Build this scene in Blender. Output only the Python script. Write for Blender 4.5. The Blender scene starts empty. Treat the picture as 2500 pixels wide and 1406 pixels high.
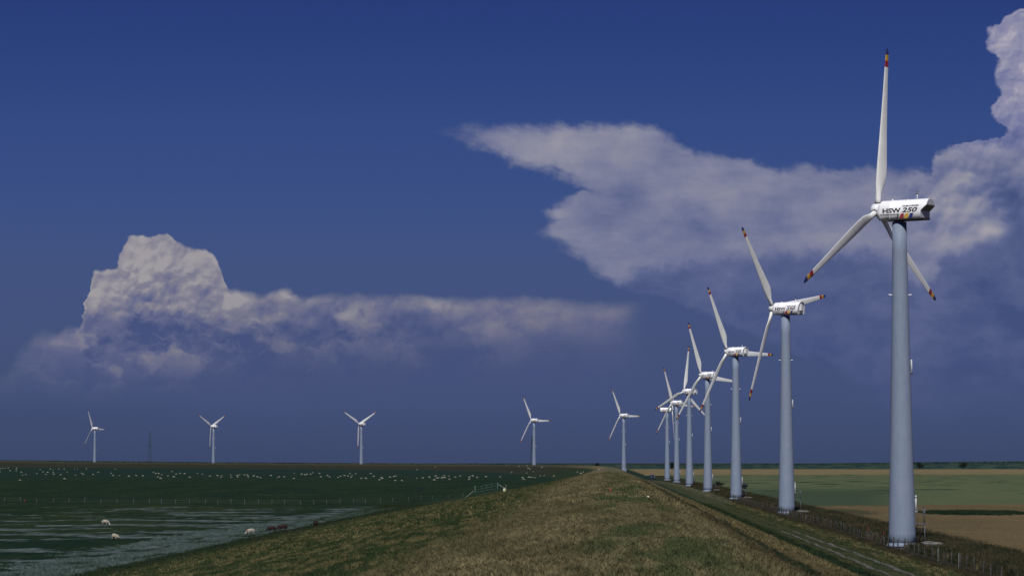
import bpy, bmesh, math, random
import numpy as np
from mathutils import Vector, Matrix, noise as mnoise
R = math.radians
PI = math.pi
random.seed(7)
rng = np.random.default_rng(7)
sc = bpy.context.scene
col = sc.collection

# ------------------------------------------------------------------ camera
F = 6800.0                 # focal length in photo pixels (2500 wide)
CZ = 7.26                  # eye height above the turbine bases
HY = 1128.4                # horizon row
VX = 1485.0                # column of the dyke's vanishing point
pitch = math.atan((HY - 703.0) / F)
yaw = math.atan((VX - 1250.0) / F)
cd = bpy.data.cameras.new("camera")
cam = bpy.data.objects.new("camera", cd)
col.objects.link(cam)
cd.sensor_width = 36.0
cd.lens = 36.0 * F / 2500.0
cd.clip_start = 1.0
cd.clip_end = 60000.0
cam.location = (0, 0, CZ)
cam.rotation_euler = (PI / 2 + pitch, 0, yaw)
sc.camera = cam
MW = Matrix.Translation((0, 0, CZ)) @ cam.rotation_euler.to_matrix().to_4x4()


def ray(px, py):
    d = Vector(((px - 1250.0) / F, -(py - 703.0) / F, -1.0))
    return (MW.to_3x3() @ d)


# ------------------------------------------------------------------ colour management
sc.view_settings.view_transform = 'Standard'
sc.view_settings.look = 'None'
sc.view_settings.exposure = 0.0
sc.view_settings.gamma = 1.0
sc.render.engine = 'CYCLES'


def lin(r, g, b):
    f = lambda c: c / 12.92 if c <= 0.04045 else ((c + 0.055) / 1.055) ** 2.4
    return (f(r / 255.0), f(g / 255.0), f(b / 255.0), 1.0)


# ------------------------------------------------------------------ node helper
class V:
    """a socket value with arithmetic"""
    def __init__(s, g, o): s.g = g; s.o = o
    def _m(s, op, *a): return s.g.math(op, s, *a)
    def __add__(s, b): return s._m('ADD', b)
    __radd__ = __add__
    def __sub__(s, b): return s._m('SUBTRACT', b)
    def __rsub__(s, b): return s.g.math('SUBTRACT', b, s)
    def __mul__(s, b): return s._m('MULTIPLY', b)
    __rmul__ = __mul__
    def __truediv__(s, b): return s._m('DIVIDE', b)
    def __rtruediv__(s, b): return s.g.math('DIVIDE', b, s)
    def min(s, b): return s._m('MINIMUM', b)
    def max(s, b): return s._m('MAXIMUM', b)
    def exp(s): return s._m('EXPONENT')
    def abs(s): return s._m('ABSOLUTE')
    def pow(s, b): return s._m('POWER', b)
    def clamp(s): return s.max(0.0).min(1.0)


class G:
    def __init__(s, tree):
        s.t = tree; s.n = tree.nodes; s.l = tree.links
    def new(s, kind): return s.n.new(kind)
    def put(s, sock, v):
        if isinstance(v, V): s.l.new(v.o, sock)
        else: sock.default_value = v
    def math(s, op, *a):
        n = s.new('ShaderNodeMath'); n.operation = op
        for i, v in enumerate(a): s.put(n.inputs[i], v)
        return V(s, n.outputs[0])
    def step(s, x, lo, hi):
        n = s.new('ShaderNodeMapRange'); n.interpolation_type = 'SMOOTHSTEP'
        s.put(n.inputs[0], x); s.put(n.inputs[1], lo); s.put(n.inputs[2], hi)
        n.inputs[3].default_value = 0; n.inputs[4].default_value = 1
        return V(s, n.outputs[0])
    def vec(s, x, y, z=0.0):
        n = s.new('ShaderNodeCombineXYZ')
        for i, v in enumerate((x + z, y + z * 1.7, 0.0)): s.put(n.inputs[i], v)
        return V(s, n.outputs[0])
    def sep(s, v):
        n = s.new('ShaderNodeSeparateXYZ'); s.l.new(v.o, n.inputs[0])
        return [V(s, o) for o in n.outputs]
    def noise(s, vec, scale, detail=4, rough=0.55, lac=2.0, dist=0.0):
        n = s.new('ShaderNodeTexNoise'); n.noise_dimensions = '2D'; s.l.new(vec.o, n.inputs['Vector'])
        n.inputs['Scale'].default_value = scale; n.inputs['Detail'].default_value = detail
        n.inputs['Roughness'].default_value = rough; n.inputs['Lacunarity'].default_value = lac
        n.inputs['Distortion'].default_value = dist
        return V(s, n.outputs['Fac'])
    def voro(s, vec, scale, smooth=0.6, detail=0.0):
        n = s.new('ShaderNodeTexVoronoi'); n.feature = 'SMOOTH_F1'; n.voronoi_dimensions = '2D'
        s.l.new(vec.o, n.inputs['Vector']); n.inputs['Scale'].default_value = scale
        n.inputs['Smoothness'].default_value = smooth
        n.inputs['Detail'].default_value = detail
        return V(s, n.outputs['Distance'])
    def mix(s, fac, a, b, blend='MIX'):
        n = s.new('ShaderNodeMix'); n.data_type = 'RGBA'; n.blend_type = blend; n.clamp_factor = True
        s.put(n.inputs['Factor'], fac)
        s.put(n.inputs[6], a); s.put(n.inputs[7], b)
        return V(s, n.outputs[2])
    def curve(s, x, pts, smooth=True):
        """pts in photo units (both /2500)"""
        n = s.new('ShaderNodeFloatCurve'); c = n.mapping.curves[0]
        pts = [(a / 2500.0, b / 2500.0) for a, b in pts]
        if pts[0][0] > 0.0: pts.insert(0, (0.0, pts[0][1]))
        if pts[-1][0] < 1.0: pts.append((1.0, pts[-1][1]))
        while len(c.points) < len(pts): c.points.new(0.5, 0.5)
        for p, q in zip(c.points, pts):
            p.location = (min(max(q[0], 0), 1), min(max(q[1], 0), 1))
            p.handle_type = 'AUTO_CLAMPED' if smooth else 'VECTOR'
        n.mapping.use_clip = False
        n.mapping.update()
        s.put(n.inputs['Value'], x)
        return V(s, n.outputs[0])
    def ramp(s, x, stops, interp='LINEAR'):
        n = s.new('ShaderNodeValToRGB'); e = n.color_ramp.elements; n.color_ramp.interpolation = interp
        while len(e) < len(stops): e.new(0.5)
        for el, (p, c) in zip(e, stops): el.position = p; el.color = c
        s.put(n.inputs[0], x)
        return V(s, n.outputs[0])


# ------------------------------------------------------------------ sun
SUN_EL = R(46.0)
SUN_AZ = R(7.0)           # degrees to the left of straight behind the camera
sdir = Vector((-math.sin(SUN_AZ) * math.cos(SUN_EL), -math.cos(SUN_AZ) * math.cos(SUN_EL), math.sin(SUN_EL)))
sl = bpy.data.lights.new("sun", 'SUN')
sl.energy = 4.2
sl.angle = R(0.53)
sl.color = (1.0, 0.955, 0.89)
so = bpy.data.objects.new("sun", sl)
col.objects.link(so)
so.rotation_euler = (-sdir).to_track_quat('-Z', 'Y').to_euler()
so.location = (-60, -60, 120)

# ------------------------------------------------------------------ world: clear blue sky over a distant bank of thunderclouds
w = bpy.data.worlds.new("World")
sc.world = w
w.use_nodes = True
w.node_tree.nodes.clear()
g = G(w.node_tree)
tc = g.new('ShaderNodeTexCoord')
dx, dy, dz = g.sep(V(g, tc.outputs['Generated']))
hyp = g.math('SQRT', dx * dx + dy * dy).max(1e-4)
az = g.math('ARCTAN2', dx, dy)                      # radians right of +Y (dyke direction)
tanv = dz / hyp
X = (az * F + VX) / 2500.0                          # angular units: 1.0 = 21 degrees
Y = (HY - tanv * F) / 2500.0
front = g.step(dy, 0.0, 0.4)
P = g.vec(X, Y, 0.0)
wa = g.noise(g.vec(X, Y, 3.1), 9.0, 5, 0.55)
wb = g.noise(g.vec(X, Y, 8.7), 9.0, 5, 0.55)
wc = g.noise(g.vec(X, Y, 1.3), 46.0, 6, 0.62)
wd = g.noise(g.vec(X, Y, 5.9), 46.0, 6, 0.62)
k = 1 / 2500.0
Xs = X + (wa - 0.5) * (70 * k) + (wc - 0.5) * (56 * k)
Ys = Y + (wb - 0.5) * (60 * k) + (wd - 0.5) * (50 * k)
Xd = X + (wc - 0.5) * (34 * k)
Yd = Y + (wd - 0.5) * (34 * k)

sky = g.new('ShaderNodeTexSky')
sky.sky_type = 'NISHITA'
sky.sun_disc = False
sky.sun_elevation = SUN_EL
sky.sun_rotation = PI + SUN_AZ
sky.altitude = 0
sky.air_density = 1.0
sky.dust_density = 0.2
sky.ozone_density = 3.0
nish = V(g, sky.outputs[0])
# deep clear blue, darkening slightly towards the storm at the horizon
grad = g.ramp(Y, [(0.0, lin(39, 60, 124)), (0.06, lin(44, 67, 130)), (0.12, lin(51, 74, 134)), (0.20, lin(59, 80, 136)), (0.26, lin(66, 83, 132)),
                  (0.33, lin(67, 82, 126)), (0.40, lin(62, 76, 117)), (0.452, lin(58, 71, 108))])
nscale = g.mix(1.0, nish, (0.010, 0.012, 0.014, 1), 'MULTIPLY')
base = g.mix(0.9, nscale, grad)

# --- relief used to model the sunlit billows (height difference towards the sun, upper left)
def relief(sc_v, z, dx_, dy_):
    h0 = g.voro(g.vec(Xd, Yd, z), sc_v, 0.5)
    h1 = g.voro(g.vec(Xd + dx_ * k, Yd + dy_ * k, z), sc_v, 0.5)
    return (h1 - h0)
rel0 = relief(17.0, 7.0, -14.0, -30.0)
rel1 = relief(34.0, 0.0, -7.0, -16.0)
rel2 = relief(86.0, 2.0, -3.0, -7.0)
rel3 = relief(180.0, 5.0, -1.5, -3.5)
n_lo = g.noise(g.vec(X, Y * 1.5, 12.0), 6.0, 4, 0.5)
n_md = g.noise(g.vec(X, Y * 1.5, 21.0), 19.0, 5, 0.55)
n_st = g.noise(g.vec(X * 0.6, Y * 2.2, 31.0), 26.0, 5, 0.6)

n_bl = g.noise(g.vec(X + (wc - 0.5) * 0.02, (Y + (wd - 0.5) * 0.02) * 1.7, 41.0), 15.0, 6, 0.6)
def gauss(x0, y0, sx, sy):
    a = (X - x0 * k) / (sx * k)
    b = (Y - y0 * k) / (sy * k)
    return (0.0 - (a * a + b * b)).exp()

sc1 = g.voro(g.vec(Xd, Yd, 11.0), 36.0, 0.25)
sc2 = g.voro(g.vec(Xd, Yd, 13.0), 92.0, 0.25)
scal = (sc1 - 0.42) * (26 * k) + (sc2 - 0.42) * (11 * k)
# --- low cumulus bank: top edge as a function of bearing
TB = g.curve(Xd + (wa - 0.5) * (16 * k), [(0, 905), (40, 885), (70, 835), (105, 802), (150, 800), (180, 792), (208, 800), (218, 740), (222, 690),
                  (240, 662), (275, 650), (296, 628), (306, 604), (335, 584), (365, 575), (405, 569), (432, 587), (470, 604), (505, 616), (528, 634), (543, 662),
                  (550, 690), (558, 706), (600, 708), (640, 712), (700, 700), (730, 722), (760, 718), (800, 708), (880, 716), (1000, 710), (1030, 718),
                  (1180, 722), (1230, 716), (1300, 720), (1400, 728), (1480, 732), (1700, 700), (2500, 640)])
LB = g.curve(X, [(0, 60), (200, 70), (240, 120), (400, 150), (520, 130), (570, 75), (800, 62), (1000, 60), (1250, 62), (1400, 70), (1500, 50), (2500, 40)])
domeM = gauss(380, 680, 230, 170)
depthB = Y - TB + (wd - 0.5) * (16 * k) - scal * (domeM * 0.9 + 0.25)
softB = g.curve(X, [(0, 70), (180, 26), (220, 9), (540, 9), (580, 22), (1500, 36), (2500, 60)])
aB = g.step(depthB, 0.0, softB) * g.curve(X, [(0, 900), (120, 1900), (220, 2450), (600, 2300), (1480, 2000), (1600, 0), (2500, 0)])
litB = (0.0 - (depthB.max(0.0) / LB)).exp()
litB = litB * (0.62 + (n_md - 0.5) * 1.1) + (n_st - 0.5) * 0.22 * litB
dome = gauss(380, 690, 190, 130)
litB = litB + dome * (rel0 * 0.6 + rel1 * 0.55 + rel2 * 0.5 + rel3 * 0.3) + gauss(380, 655, 170, 75) * 0.16 + domeM * (0.45 - sc1) * 0.32 + domeM * (0.45 - sc2) * 0.20
litB = litB + gauss(375, 705, 165, 50) * 0.22 - gauss(400, 752, 80, 20) * 0.22 - gauss(350, 830, 130, 60) * 0.12
n_b2 = g.noise(g.vec(X + (wc - 0.5) * 0.03, (Y + (wd - 0.5) * 0.03) * 1.5, 51.0), 20.0, 5, 0.55)
litB = litB + (gauss(300, 860, 330, 90) + gauss(800, 830, 420, 70) * 0.6) * (g.step(n_b2, 0.47, 0.68) - 0.15) * 0.52
litB = litB + gauss(560, 770, 100, 36) * 0.2 + gauss(1330, 790, 90, 34) * 0.26 + gauss(692, 832, 26, 28) * 0.28 + gauss(165, 815, 45, 26) * 0.15 \
     + gauss(560, 912, 48, 26) * 0.14 + gauss(120, 900, 60, 50) * 0.12 + gauss(300, 880, 80, 60) * 0.12 + gauss(800, 850, 60, 24) * 0.1 + gauss(1320, 720, 40, 8) * 0.25
litB = litB + (1.0 - g.step(Y, 720 * k, 960 * k)) * 0.20 * g.step(X, 120 * k, 260 * k)
litB = litB + gauss(620, 800, 650, 110) * (n_md - 0.44) * 0.85 + gauss(760, 790, 620, 100) * (g.step(n_bl, 0.46, 0.66) - 0.35) * 0.42 + gauss(760, 760, 560, 70) * (rel1 * 0.5 + rel2 * 0.35)
colB = g.ramp(litB.clamp(), [(0.0, lin(70, 82, 126)), (0.35, lin(100, 105, 138)), (0.7, lin(130, 128, 145)), (1.0, lin(160, 156, 160))])
fadeB = 1.0 - g.step(Y, 850 * k, 1040 * k)
res = g.mix(aB * fadeB * front, base, colB)
# slate curtain of rain under the bank, reaching to the horizon
slate = g.step(Ys, 700 * k, 940 * k) * (0.55 + (n_lo - 0.5) * 0.5)
res = g.mix(slate * front * (1.0 - g.step(Y, 960 * k, 1128 * k)) * g.step(X, 100 * k, 700 * k), res, lin(68, 80, 120))

# --- anvil of the big thundercloud
TA = g.curve(Xd + (wa - 0.5) * (30 * k), [(0, 320), (1000, 318), (1050, 306), (1100, 298), (1170, 288), (1300, 291), (1400, 292), (1500, 288), (1600, 292), (1640, 322), (1680, 343), (1705, 368),
                  (1780, 368), (1850, 384), (1900, 404), (1960, 398), (2050, 410), (2150, 402), (2262, 414), (2284, 366), (2330, 358), (2420, 352), (2500, 340)])
BA = g.curve(Xs, [(0, 300), (1000, 312), (1050, 314), (1080, 328), (1150, 366), (1240, 408), (1330, 432), (1400, 458), (1440, 474), (1470, 500), (1500, 560), (1540, 640), (1600, 700), (2500, 740)])
LA = g.curve((Yd + (wa - 0.5) * (18 * k)), [(0, 2500), (430, 2500), (462, 1440), (470, 1378), (486, 1352), (508, 1335), (520, 1306), (540, 1330), (560, 1306), (600, 1352), (640, 1402), (680, 1450), (705, 1500), (730, 1600), (800, 1760), (900, 2000), (1100, 2300), (1130, 2500)])
fib = g.noise(g.vec(X * 0.8 + Y * 0.9, Y * 2.6 - X * 0.9, 61.0), 30.0, 5, 0.6)
inA = g.step(Yd - TA + (fib - 0.5) * (30 * k), 0.0, g.curve(X, [(1000, 70), (1300, 40), (1600, 34), (2250, 26), (2500, 18)])) * g.step(BA - Ys + (fib - 0.5) * (50 * k), 0.0, 48 * k) * g.step(X + (fib - 0.5) * 0.05, 950 * k, 1270 * k).pow(0.6)
inL = g.step(Xd - LA + (fib - 0.5) * (40 * k) + (sc1 - 0.42) * (-16 * k), 0.0, 58 * k) * g.step(Yd, 455 * k, 476 * k)
BASE = g.curve(Xs, [(0, 700), (1500, 700), (1600, 650), (1750, 640), (1900, 632), (2000, 626), (2100, 626), (2160, 640), (2250, 700), (2330, 640), (2400, 605), (2450, 580), (2500, 560)])
below = g.step(Ys - BASE + (n_md - 0.5) * (60 * k), -34 * k, 22 * k)
deepbelow = g.step(Y - BASE, 0.0, 300 * k)
aA = inA.max(inL)
up = 1.0 - g.step(Y, 300 * k, 640 * k)
litA = 0.54 + (n_lo - 0.5) * 0.5 + (n_st - 0.5) * 0.30 + (n_md - 0.5) * 0.42 + (n_bl - 0.5) * 0.30
litA = litA + gauss(1340, 530, 60, 70) * 0.12 + gauss(2010, 590, 180, 40) * 0.24 + gauss(1420, 600, 120, 60) * 0.06 + gauss(1500, 330, 200, 40) * 0.05 + gauss(2330, 380, 40, 40) * 0.10
litA = litA - gauss(1620, 570, 170, 60) * 0.14 - gauss(1850, 560, 140, 46) * 0.06 - gauss(2455, 490, 55, 42) * 0.55 - gauss(2480, 560, 40, 60) * 0.4 + gauss(2330, 600, 60, 40) * 0.12
litA = litA + gauss(2350, 480, 170, 150) * (rel1 * 0.8 + rel2 * 0.4)
litA = litA * (1.0 - below * 0.66) - deepbelow * 0.14 + below * ((n_bl - 0.5) * 0.34 + (n_md - 0.5) * 0.2) + gauss(2410, 572, 36, 14) * 0.5
colA = g.ramp(litA.clamp(), [(0.0, lin(66, 80, 124)), (0.3, lin(94, 103, 142)), (0.6, lin(128, 131, 156)), (1.0, lin(164, 160, 168))])
fadeA = 1.0 - g.step(Y, 800 * k, 1080 * k)
res = g.mix(aA * fadeA * front * 0.96, res, colA)
# --- sunlit cumulus tower at the right
LC = g.curve(Yd + (wc - 0.5) * (8 * k), [(0, 2500), (26, 2496), (40, 2470), (60, 2446), (88, 2412), (120, 2404), (150, 2424), (200, 2413), (240, 2432), (268, 2410), (300, 2416), (335, 2446), (350, 2410), (372, 2300), (500, 2300)])
inC = g.step(Xd - LC - scal * 0.8, 0.0, 12 * k) * (1.0 - g.step(Y, 330 * k, 420 * k))
litC = 0.60 + (0.45 - sc1) * 0.3 + (rel1 * 0.5 + rel2 * 0.4 + rel3 * 0.25) + (n_md - 0.5) * 0.4 - g.step(Y, 200 * k, 380 * k) * 0.25
colC = g.ramp(litC.clamp(), [(0.0, lin(88, 98, 144)), (0.35, lin(118, 122, 160)), (0.7, lin(150, 148, 172)), (1.0, lin(186, 180, 190))])
res = g.mix(inC * front * 0.97, res, colC)
bg = g.new('ShaderNodeBackground')
bg.inputs['Strength'].default_value = 1.0
g.put(bg.inputs['Color'], res)
# below the horizon the world is dark land
out = g.new('ShaderNodeOutputWorld')
g.l.new(bg.outputs[0], out.inputs[0])
try:
    w.cycles.sampling_method = 'MANUAL'
    w.cycles.sample_map_resolution = 512
except Exception:
    pass


# ------------------------------------------------------------------ object helpers
def tag(o, label=None, cat=None, group=None, kind=None):
    if label: o['label'] = label
    if cat: o['category'] = cat
    if group: o['group'] = group
    if kind: o['kind'] = kind
    return o


def empty(name, loc=(0, 0, 0), rz=0.0):
    o = bpy.data.objects.new(name, None)
    o.empty_display_size = 0.5
    o.location = loc; o.rotation_euler = (0, 0, rz)
    col.objects.link(o)
    return o


def add(name, mesh, parent=None, mw=None):
    o = bpy.data.objects.new(name, mesh)
    col.objects.link(o)
    if parent: o.parent = parent
    if mw is not None: o.matrix_local = mw
    return o


class MB:
    """collects shapes in one mesh"""
    def __init__(s): s.v = []; s.f = []; s.m = []; s.sm = []
    def face(s, idx, m=0, smooth=False): s.f.append(idx); s.m.append(m); s.sm.append(smooth)
    def vert(s, p): s.v.append(tuple(p)); return len(s.v) - 1
    def rings(s, rings, m=0, smooth=True, cap=True, mats=None):
        n = len(rings[0]); ids = [[s.vert(p) for p in r] for r in rings]
        for i in range(len(rings) - 1):
            for j in range(n):
                s.face([ids[i][j], ids[i][(j + 1) % n], ids[i + 1][(j + 1) % n], ids[i + 1][j]], mats[i] if mats else m, smooth)
        if cap:
            s.face(ids[0][::-1], mats[0] if mats else m); s.face(ids[-1], mats[-1] if mats else m)
        return s
    def tube(s, a, b, ra, rb=None, n=8, m=0):
        a = Vector(a); b = Vector(b); rb = ra if rb is None else rb
        d = (b - a).normalized()
        x = d.orthogonal().normalized(); y = d.cross(x)
        rr = []
        for p, r in ((a, ra), (b, rb)):
            rr.append([p + x * (r * math.cos(t)) + y * (r * math.sin(t)) for t in [2 * PI * i / n for i in range(n)]])
        return s.rings(rr, m, n > 5)
    def box(s, c, d, rz=0.0, m=0, bev=0.0):
        cx, cy, cz = c; hx, hy, hz = d[0] / 2, d[1] / 2, d[2] / 2
        cs, sn = math.cos(rz), math.sin(rz)
        def ring(z, ins):
            pts = []
            b = bev
            for (sx, sy) in ((-1, -1), (1, -1), (1, 1), (-1, 1)):
                if b:
                    e = [((hx - ins) * sx, (hy - ins - b) * sy), ((hx - ins - b) * sx, (hy - ins) * sy)]
                    if sx * sy < 0: e = e[::-1]
                    pts += e
                else: pts.append((hx * sx, hy * sy))
            return [(cx + x * cs - y * sn, cy + x * sn + y * cs, z) for x, y in pts]
        if bev:
            return s.rings([ring(cz - hz, bev), ring(cz - hz + bev, 0), ring(cz + hz - bev, 0), ring(cz + hz, bev)], m, False)
        return s.rings([ring(cz - hz, 0), ring(cz + hz, 0)], m, False)
    def lathe(s, prof, n=32, m=0, c=(0, 0), cap=True):
        return s.rings([[(c[0] + r * math.cos(2 * PI * i / n), c[1] + r * math.sin(2 * PI * i / n), z) for i in range(n)] for z, r in prof], m, True, cap)
    def prism(s, poly, h0, h1, m=0):
        """poly in (a,b), extruded along third axis: list of points already 3D pairs"""
        return s.rings([[tuple(p) for p in h0], [tuple(p) for p in h1]], m, False)
    def mesh(s, name, mats):
        me = bpy.data.meshes.new(name)
        me.from_pydata(s.v, [], s.f)
        for mt in (mats if isinstance(mats, (list, tuple)) else [mats]): me.materials.append(mt)
        me.polygons.foreach_set('material_index', s.m)
        me.polygons.foreach_set('use_smooth', s.sm)
        me.update()
        bm = bmesh.new(); bm.from_mesh(me)
        bmesh.ops.recalc_face_normals(bm, faces=bm.faces)
        bm.to_mesh(me); bm.free()
        return me


# ------------------------------------------------------------------ materials
def mat(name, rgb, rough=0.6, metal=0.0, var=0.0, vscale=3.0, bump=0.0, bscale=20.0, spec=0.35):
    m = bpy.data.materials.new(name); m.use_nodes = True
    t = m.node_tree; b = t.nodes['Principled BSDF']; gg = G(t)
    b.inputs['Roughness'].default_value = rough; b.inputs['Metallic'].default_value = metal
    b.inputs['Specular IOR Level'].default_value = spec
    c = tuple(rgb[:3]) + (1.0,)
    if var or bump:
        co = t.nodes.new('ShaderNodeTexCoord')
        def n3(sc_, det=4):
            n = t.nodes.new('ShaderNodeTexNoise'); t.links.new(co.outputs['Object'], n.inputs['Vector'])
            n.inputs['Scale'].default_value = sc_; n.inputs['Detail'].default_value = det
            return V(gg, n.outputs['Fac'])
    if var:
        f = n3(vscale)
        lo = tuple(x * (1 - var) for x in c[:3]) + (1,); hi = tuple(min(1, x * (1 + var)) for x in c[:3]) + (1,)
        t.links.new(gg.mix(gg.step(f, 0.3, 0.7), lo, hi).o, b.inputs['Base Color'])
    else: b.inputs['Base Color'].default_value = c
    if bump:
        bn = t.nodes.new('ShaderNodeBump'); bn.inputs['Strength'].default_value = bump; bn.inputs['Distance'].default_value = 0.05
        t.links.new(n3(bscale).o, bn.inputs['Height']); t.links.new(bn.outputs[0], b.inputs['Normal'])
    return m


M = {}
M['white'] = mat('white_paint', (0.80, 0.81, 0.84), 0.4, var=0.05, vscale=1.2)
M['blade'] = mat('blade_paint', (0.70, 0.715, 0.71), 0.42, var=0.06, vscale=0.6)
M['shade'] = mat('shaded_rear_panel', (0.34, 0.37, 0.40), 0.6, var=0.1)  # darker copy of the nacelle skin: shade at the rear painted into the colour
M['pale'] = mat('pale_panel', (0.60, 0.62, 0.66), 0.6, var=0.06)
M['deep'] = mat('shaded_underside', (0.16, 0.17, 0.17), 0.7, var=0.1)  # shade under the tail hood, painted in as a darker grey
M['hub'] = mat('hub_paint', (0.66, 0.68, 0.72), 0.45, var=0.05)
M['dark'] = mat('dark_gap', (0.03, 0.032, 0.035), 0.7)
M['black'] = mat('black_lettering', (0.022, 0.024, 0.028), 0.6)
M['red'] = mat('red_paint', (0.25, 0.016, 0.024), 0.5)
M['yellow'] = mat('yellow_paint', (0.50, 0.29, 0.03), 0.5)
M['blue'] = mat('blue_paint', (0.02, 0.027, 0.13), 0.5)
M['steel'] = mat('galvanised_steel', (0.10, 0.12, 0.15), 0.5, 0.5, var=0.15)
M['pipe'] = mat('pipe_paint', (0.40, 0.42, 0.46), 0.5)
M['conc'] = mat('weathered_concrete', (0.15, 0.147, 0.14), 0.9, var=0.25, vscale=2.0, bump=0.4)
M['wood'] = mat('weathered_wood', (0.034, 0.031, 0.029), 0.9, var=0.3, vscale=5, bump=0.3)
M['palewood'] = mat('bleached_wood', (0.10, 0.11, 0.108), 0.9, var=0.25, vscale=5)
M['postwood'] = mat('grey_post_wood', (0.062, 0.075, 0.08), 0.9, var=0.4, vscale=2)
M['gate'] = mat('green_gate_paint', (0.022, 0.055, 0.043), 0.7, var=0.2)
M['wire'] = mat('fence_wire', (0.10, 0.10, 0.10), 0.6, 0.5)
M['wool'] = mat('cream_wool', (0.33, 0.31, 0.25), 0.95, var=0.16, vscale=9, bump=0.8, bscale=28, spec=0.1)
M['brownwool'] = mat('dark_brown_wool', (0.030, 0.017, 0.017), 0.95, var=0.3, vscale=9, bump=0.8, bscale=28, spec=0.1)
M['farwool'] = mat('cream_fleece', (0.29, 0.285, 0.22), 0.95, var=0.2, vscale=3, spec=0.1)
M['face'] = mat('pale_face', (0.55, 0.54, 0.50), 0.9)
M['darkface'] = mat('dark_face', (0.022, 0.016, 0.015), 0.9)
M['legs'] = mat('sheep_legs', (0.16, 0.14, 0.11), 0.9)
M['mark'] = mat('red_mark', (0.36, 0.06, 0.05), 0.9)
M['dullred'] = mat('dull_red', (0.10, 0.022, 0.018), 0.8)
M['orange'] = mat('red_marker', (0.34, 0.06, 0.045), 0.7)
M['car'] = mat('dark_blue_paint', (0.016, 0.022, 0.045), 0.35)
M['glass'] = mat('dark_glass', (0.02, 0.025, 0.035), 0.12)
M['tyre'] = mat('tyre_rubber', (0.012, 0.012, 0.012), 0.9)
M['lamp'] = mat('lamp_glass', (0.6, 0.6, 0.6), 0.3)
M['pylon'] = mat('hazed_steel', (0.026, 0.044, 0.068), 0.8)  # blue tint stands in for haze over the distance, no air is built

# tower paint: cool grey, faint vertical weather streaks and ring seams
m = bpy.data.materials.new('tower_paint'); m.use_nodes = True
t = m.node_tree; b = t.nodes['Principled BSDF']; gg = G(t)
co = t.nodes.new('ShaderNodeTexCoord'); tx, ty, tz = gg.sep(V(gg, co.outputs['Object']))
ang = gg.math('ARCTAN2', ty, tx)
st = gg.noise(gg.vec(ang * 3.0, tz * 0.16, 0.0), 3.0, 5, 0.6)
cl = gg.noise(gg.vec(ang * 1.2, tz * 0.7, 4.0), 1.2, 4, 0.6)
fac = (st * 0.6 + cl * 0.4)
c1 = gg.mix(gg.step(fac, 0.3, 0.7), (0.162, 0.204, 0.285, 1), (0.192, 0.234, 0.318, 1))
seam = gg.math('PINGPONG', tz, 4.6)
c1 = gg.mix((1.0 - gg.step(seam, 0.0, 0.05)) * 0.18, c1, (0.15, 0.17, 0.21, 1))
t.links.new(c1.o, b.inputs['Base Color']); b.inputs['Roughness'].default_value = 0.62; b.inputs['Specular IOR Level'].default_value = 0.2
M['tower'] = m

# ------------------------------------------------------------------ dyke path and terrain heights
# (x, y, crest height)
PATH = [(0, -60, 5.56), (0, 0, 5.56), (0, 700, 5.56), (0, 900, 5.75), (-3, 1050, 5.95), (-9, 1160, 6.08), (-22, 1270, 6.18), (-58, 1395, 6.3), (-105, 1470, 6.45),
        (-158, 1545, 6.65), (-262, 1685, 7.2), (-356, 1795, 7.8), (-410, 1862, 8.5), (-620, 2100, 9.2), (-1300, 2800, 9.5)]


def catmull(pts, step):
    out_ = []
    P_ = [Vector(p) for p in pts]
    for i in range(len(P_) - 1):
        p0 = P_[max(i - 1, 0)]; p1 = P_[i]; p2 = P_[i + 1]; p3 = P_[min(i + 2, len(P_) - 1)]
        n = max(2, int((p2 - p1).length / step(p1)))
        for q in range(n):
            u = q / n
            m1 = (p2 - p0) / 2; m2 = (p3 - p1) / 2
            if i <= 2: pt = p1.lerp(p2, u)
            else:
                h = (2 * u**3 - 3 * u**2 + 1, u**3 - 2 * u**2 + u, -2 * u**3 + 3 * u**2, u**3 - u**2)
                pt = p1 * h[0] + m1 * h[1] + p2 * h[2] + m2 * h[3]
            out_.append(pt)
    out_.append(P_[-1])
    return out_


STN = catmull(PATH, lambda p: 1.2 if p.y < 300 else (3.0 if p.y < 900 else 8.0))
PX_ = np.array([p.x for p in STN]); PY_ = np.array([p.y for p in STN]); PZ_ = np.array([p.z for p in STN])


def across(x, y):
    """signed distance right of the dyke's centre line, and crest height there"""
    sub = slice(None, None, 1)
    d2 = (PX_[sub] - x) ** 2 + (PY_[sub] - y) ** 2
    i = int(np.argmin(d2)); i = min(max(i, 1), len(PX_) - 2)
    tx_, ty_ = PX_[i + 1] - PX_[i - 1], PY_[i + 1] - PY_[i - 1]
    L = math.hypot(tx_, ty_)
    a = ((x - PX_[i]) * ty_ - (y - PY_[i]) * tx_) / L
    return a, PZ_[i]


def ground_z(x, y, a=None):
    """height of the flat land: level inland, the foreland rising far out on the sea side"""
    if a is None: a = across(x, y)[0]
    if a > 0: return 0.0
    f = min(1.0, max(0.0, (-a) / 30.0))
    d = math.hypot(x, y)
    return f * float(np.interp(d, [0, 600, 1000, 1450, 2000, 3000], [0, 0, 1.8, 3.6, 4.4, 4.4]))


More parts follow.
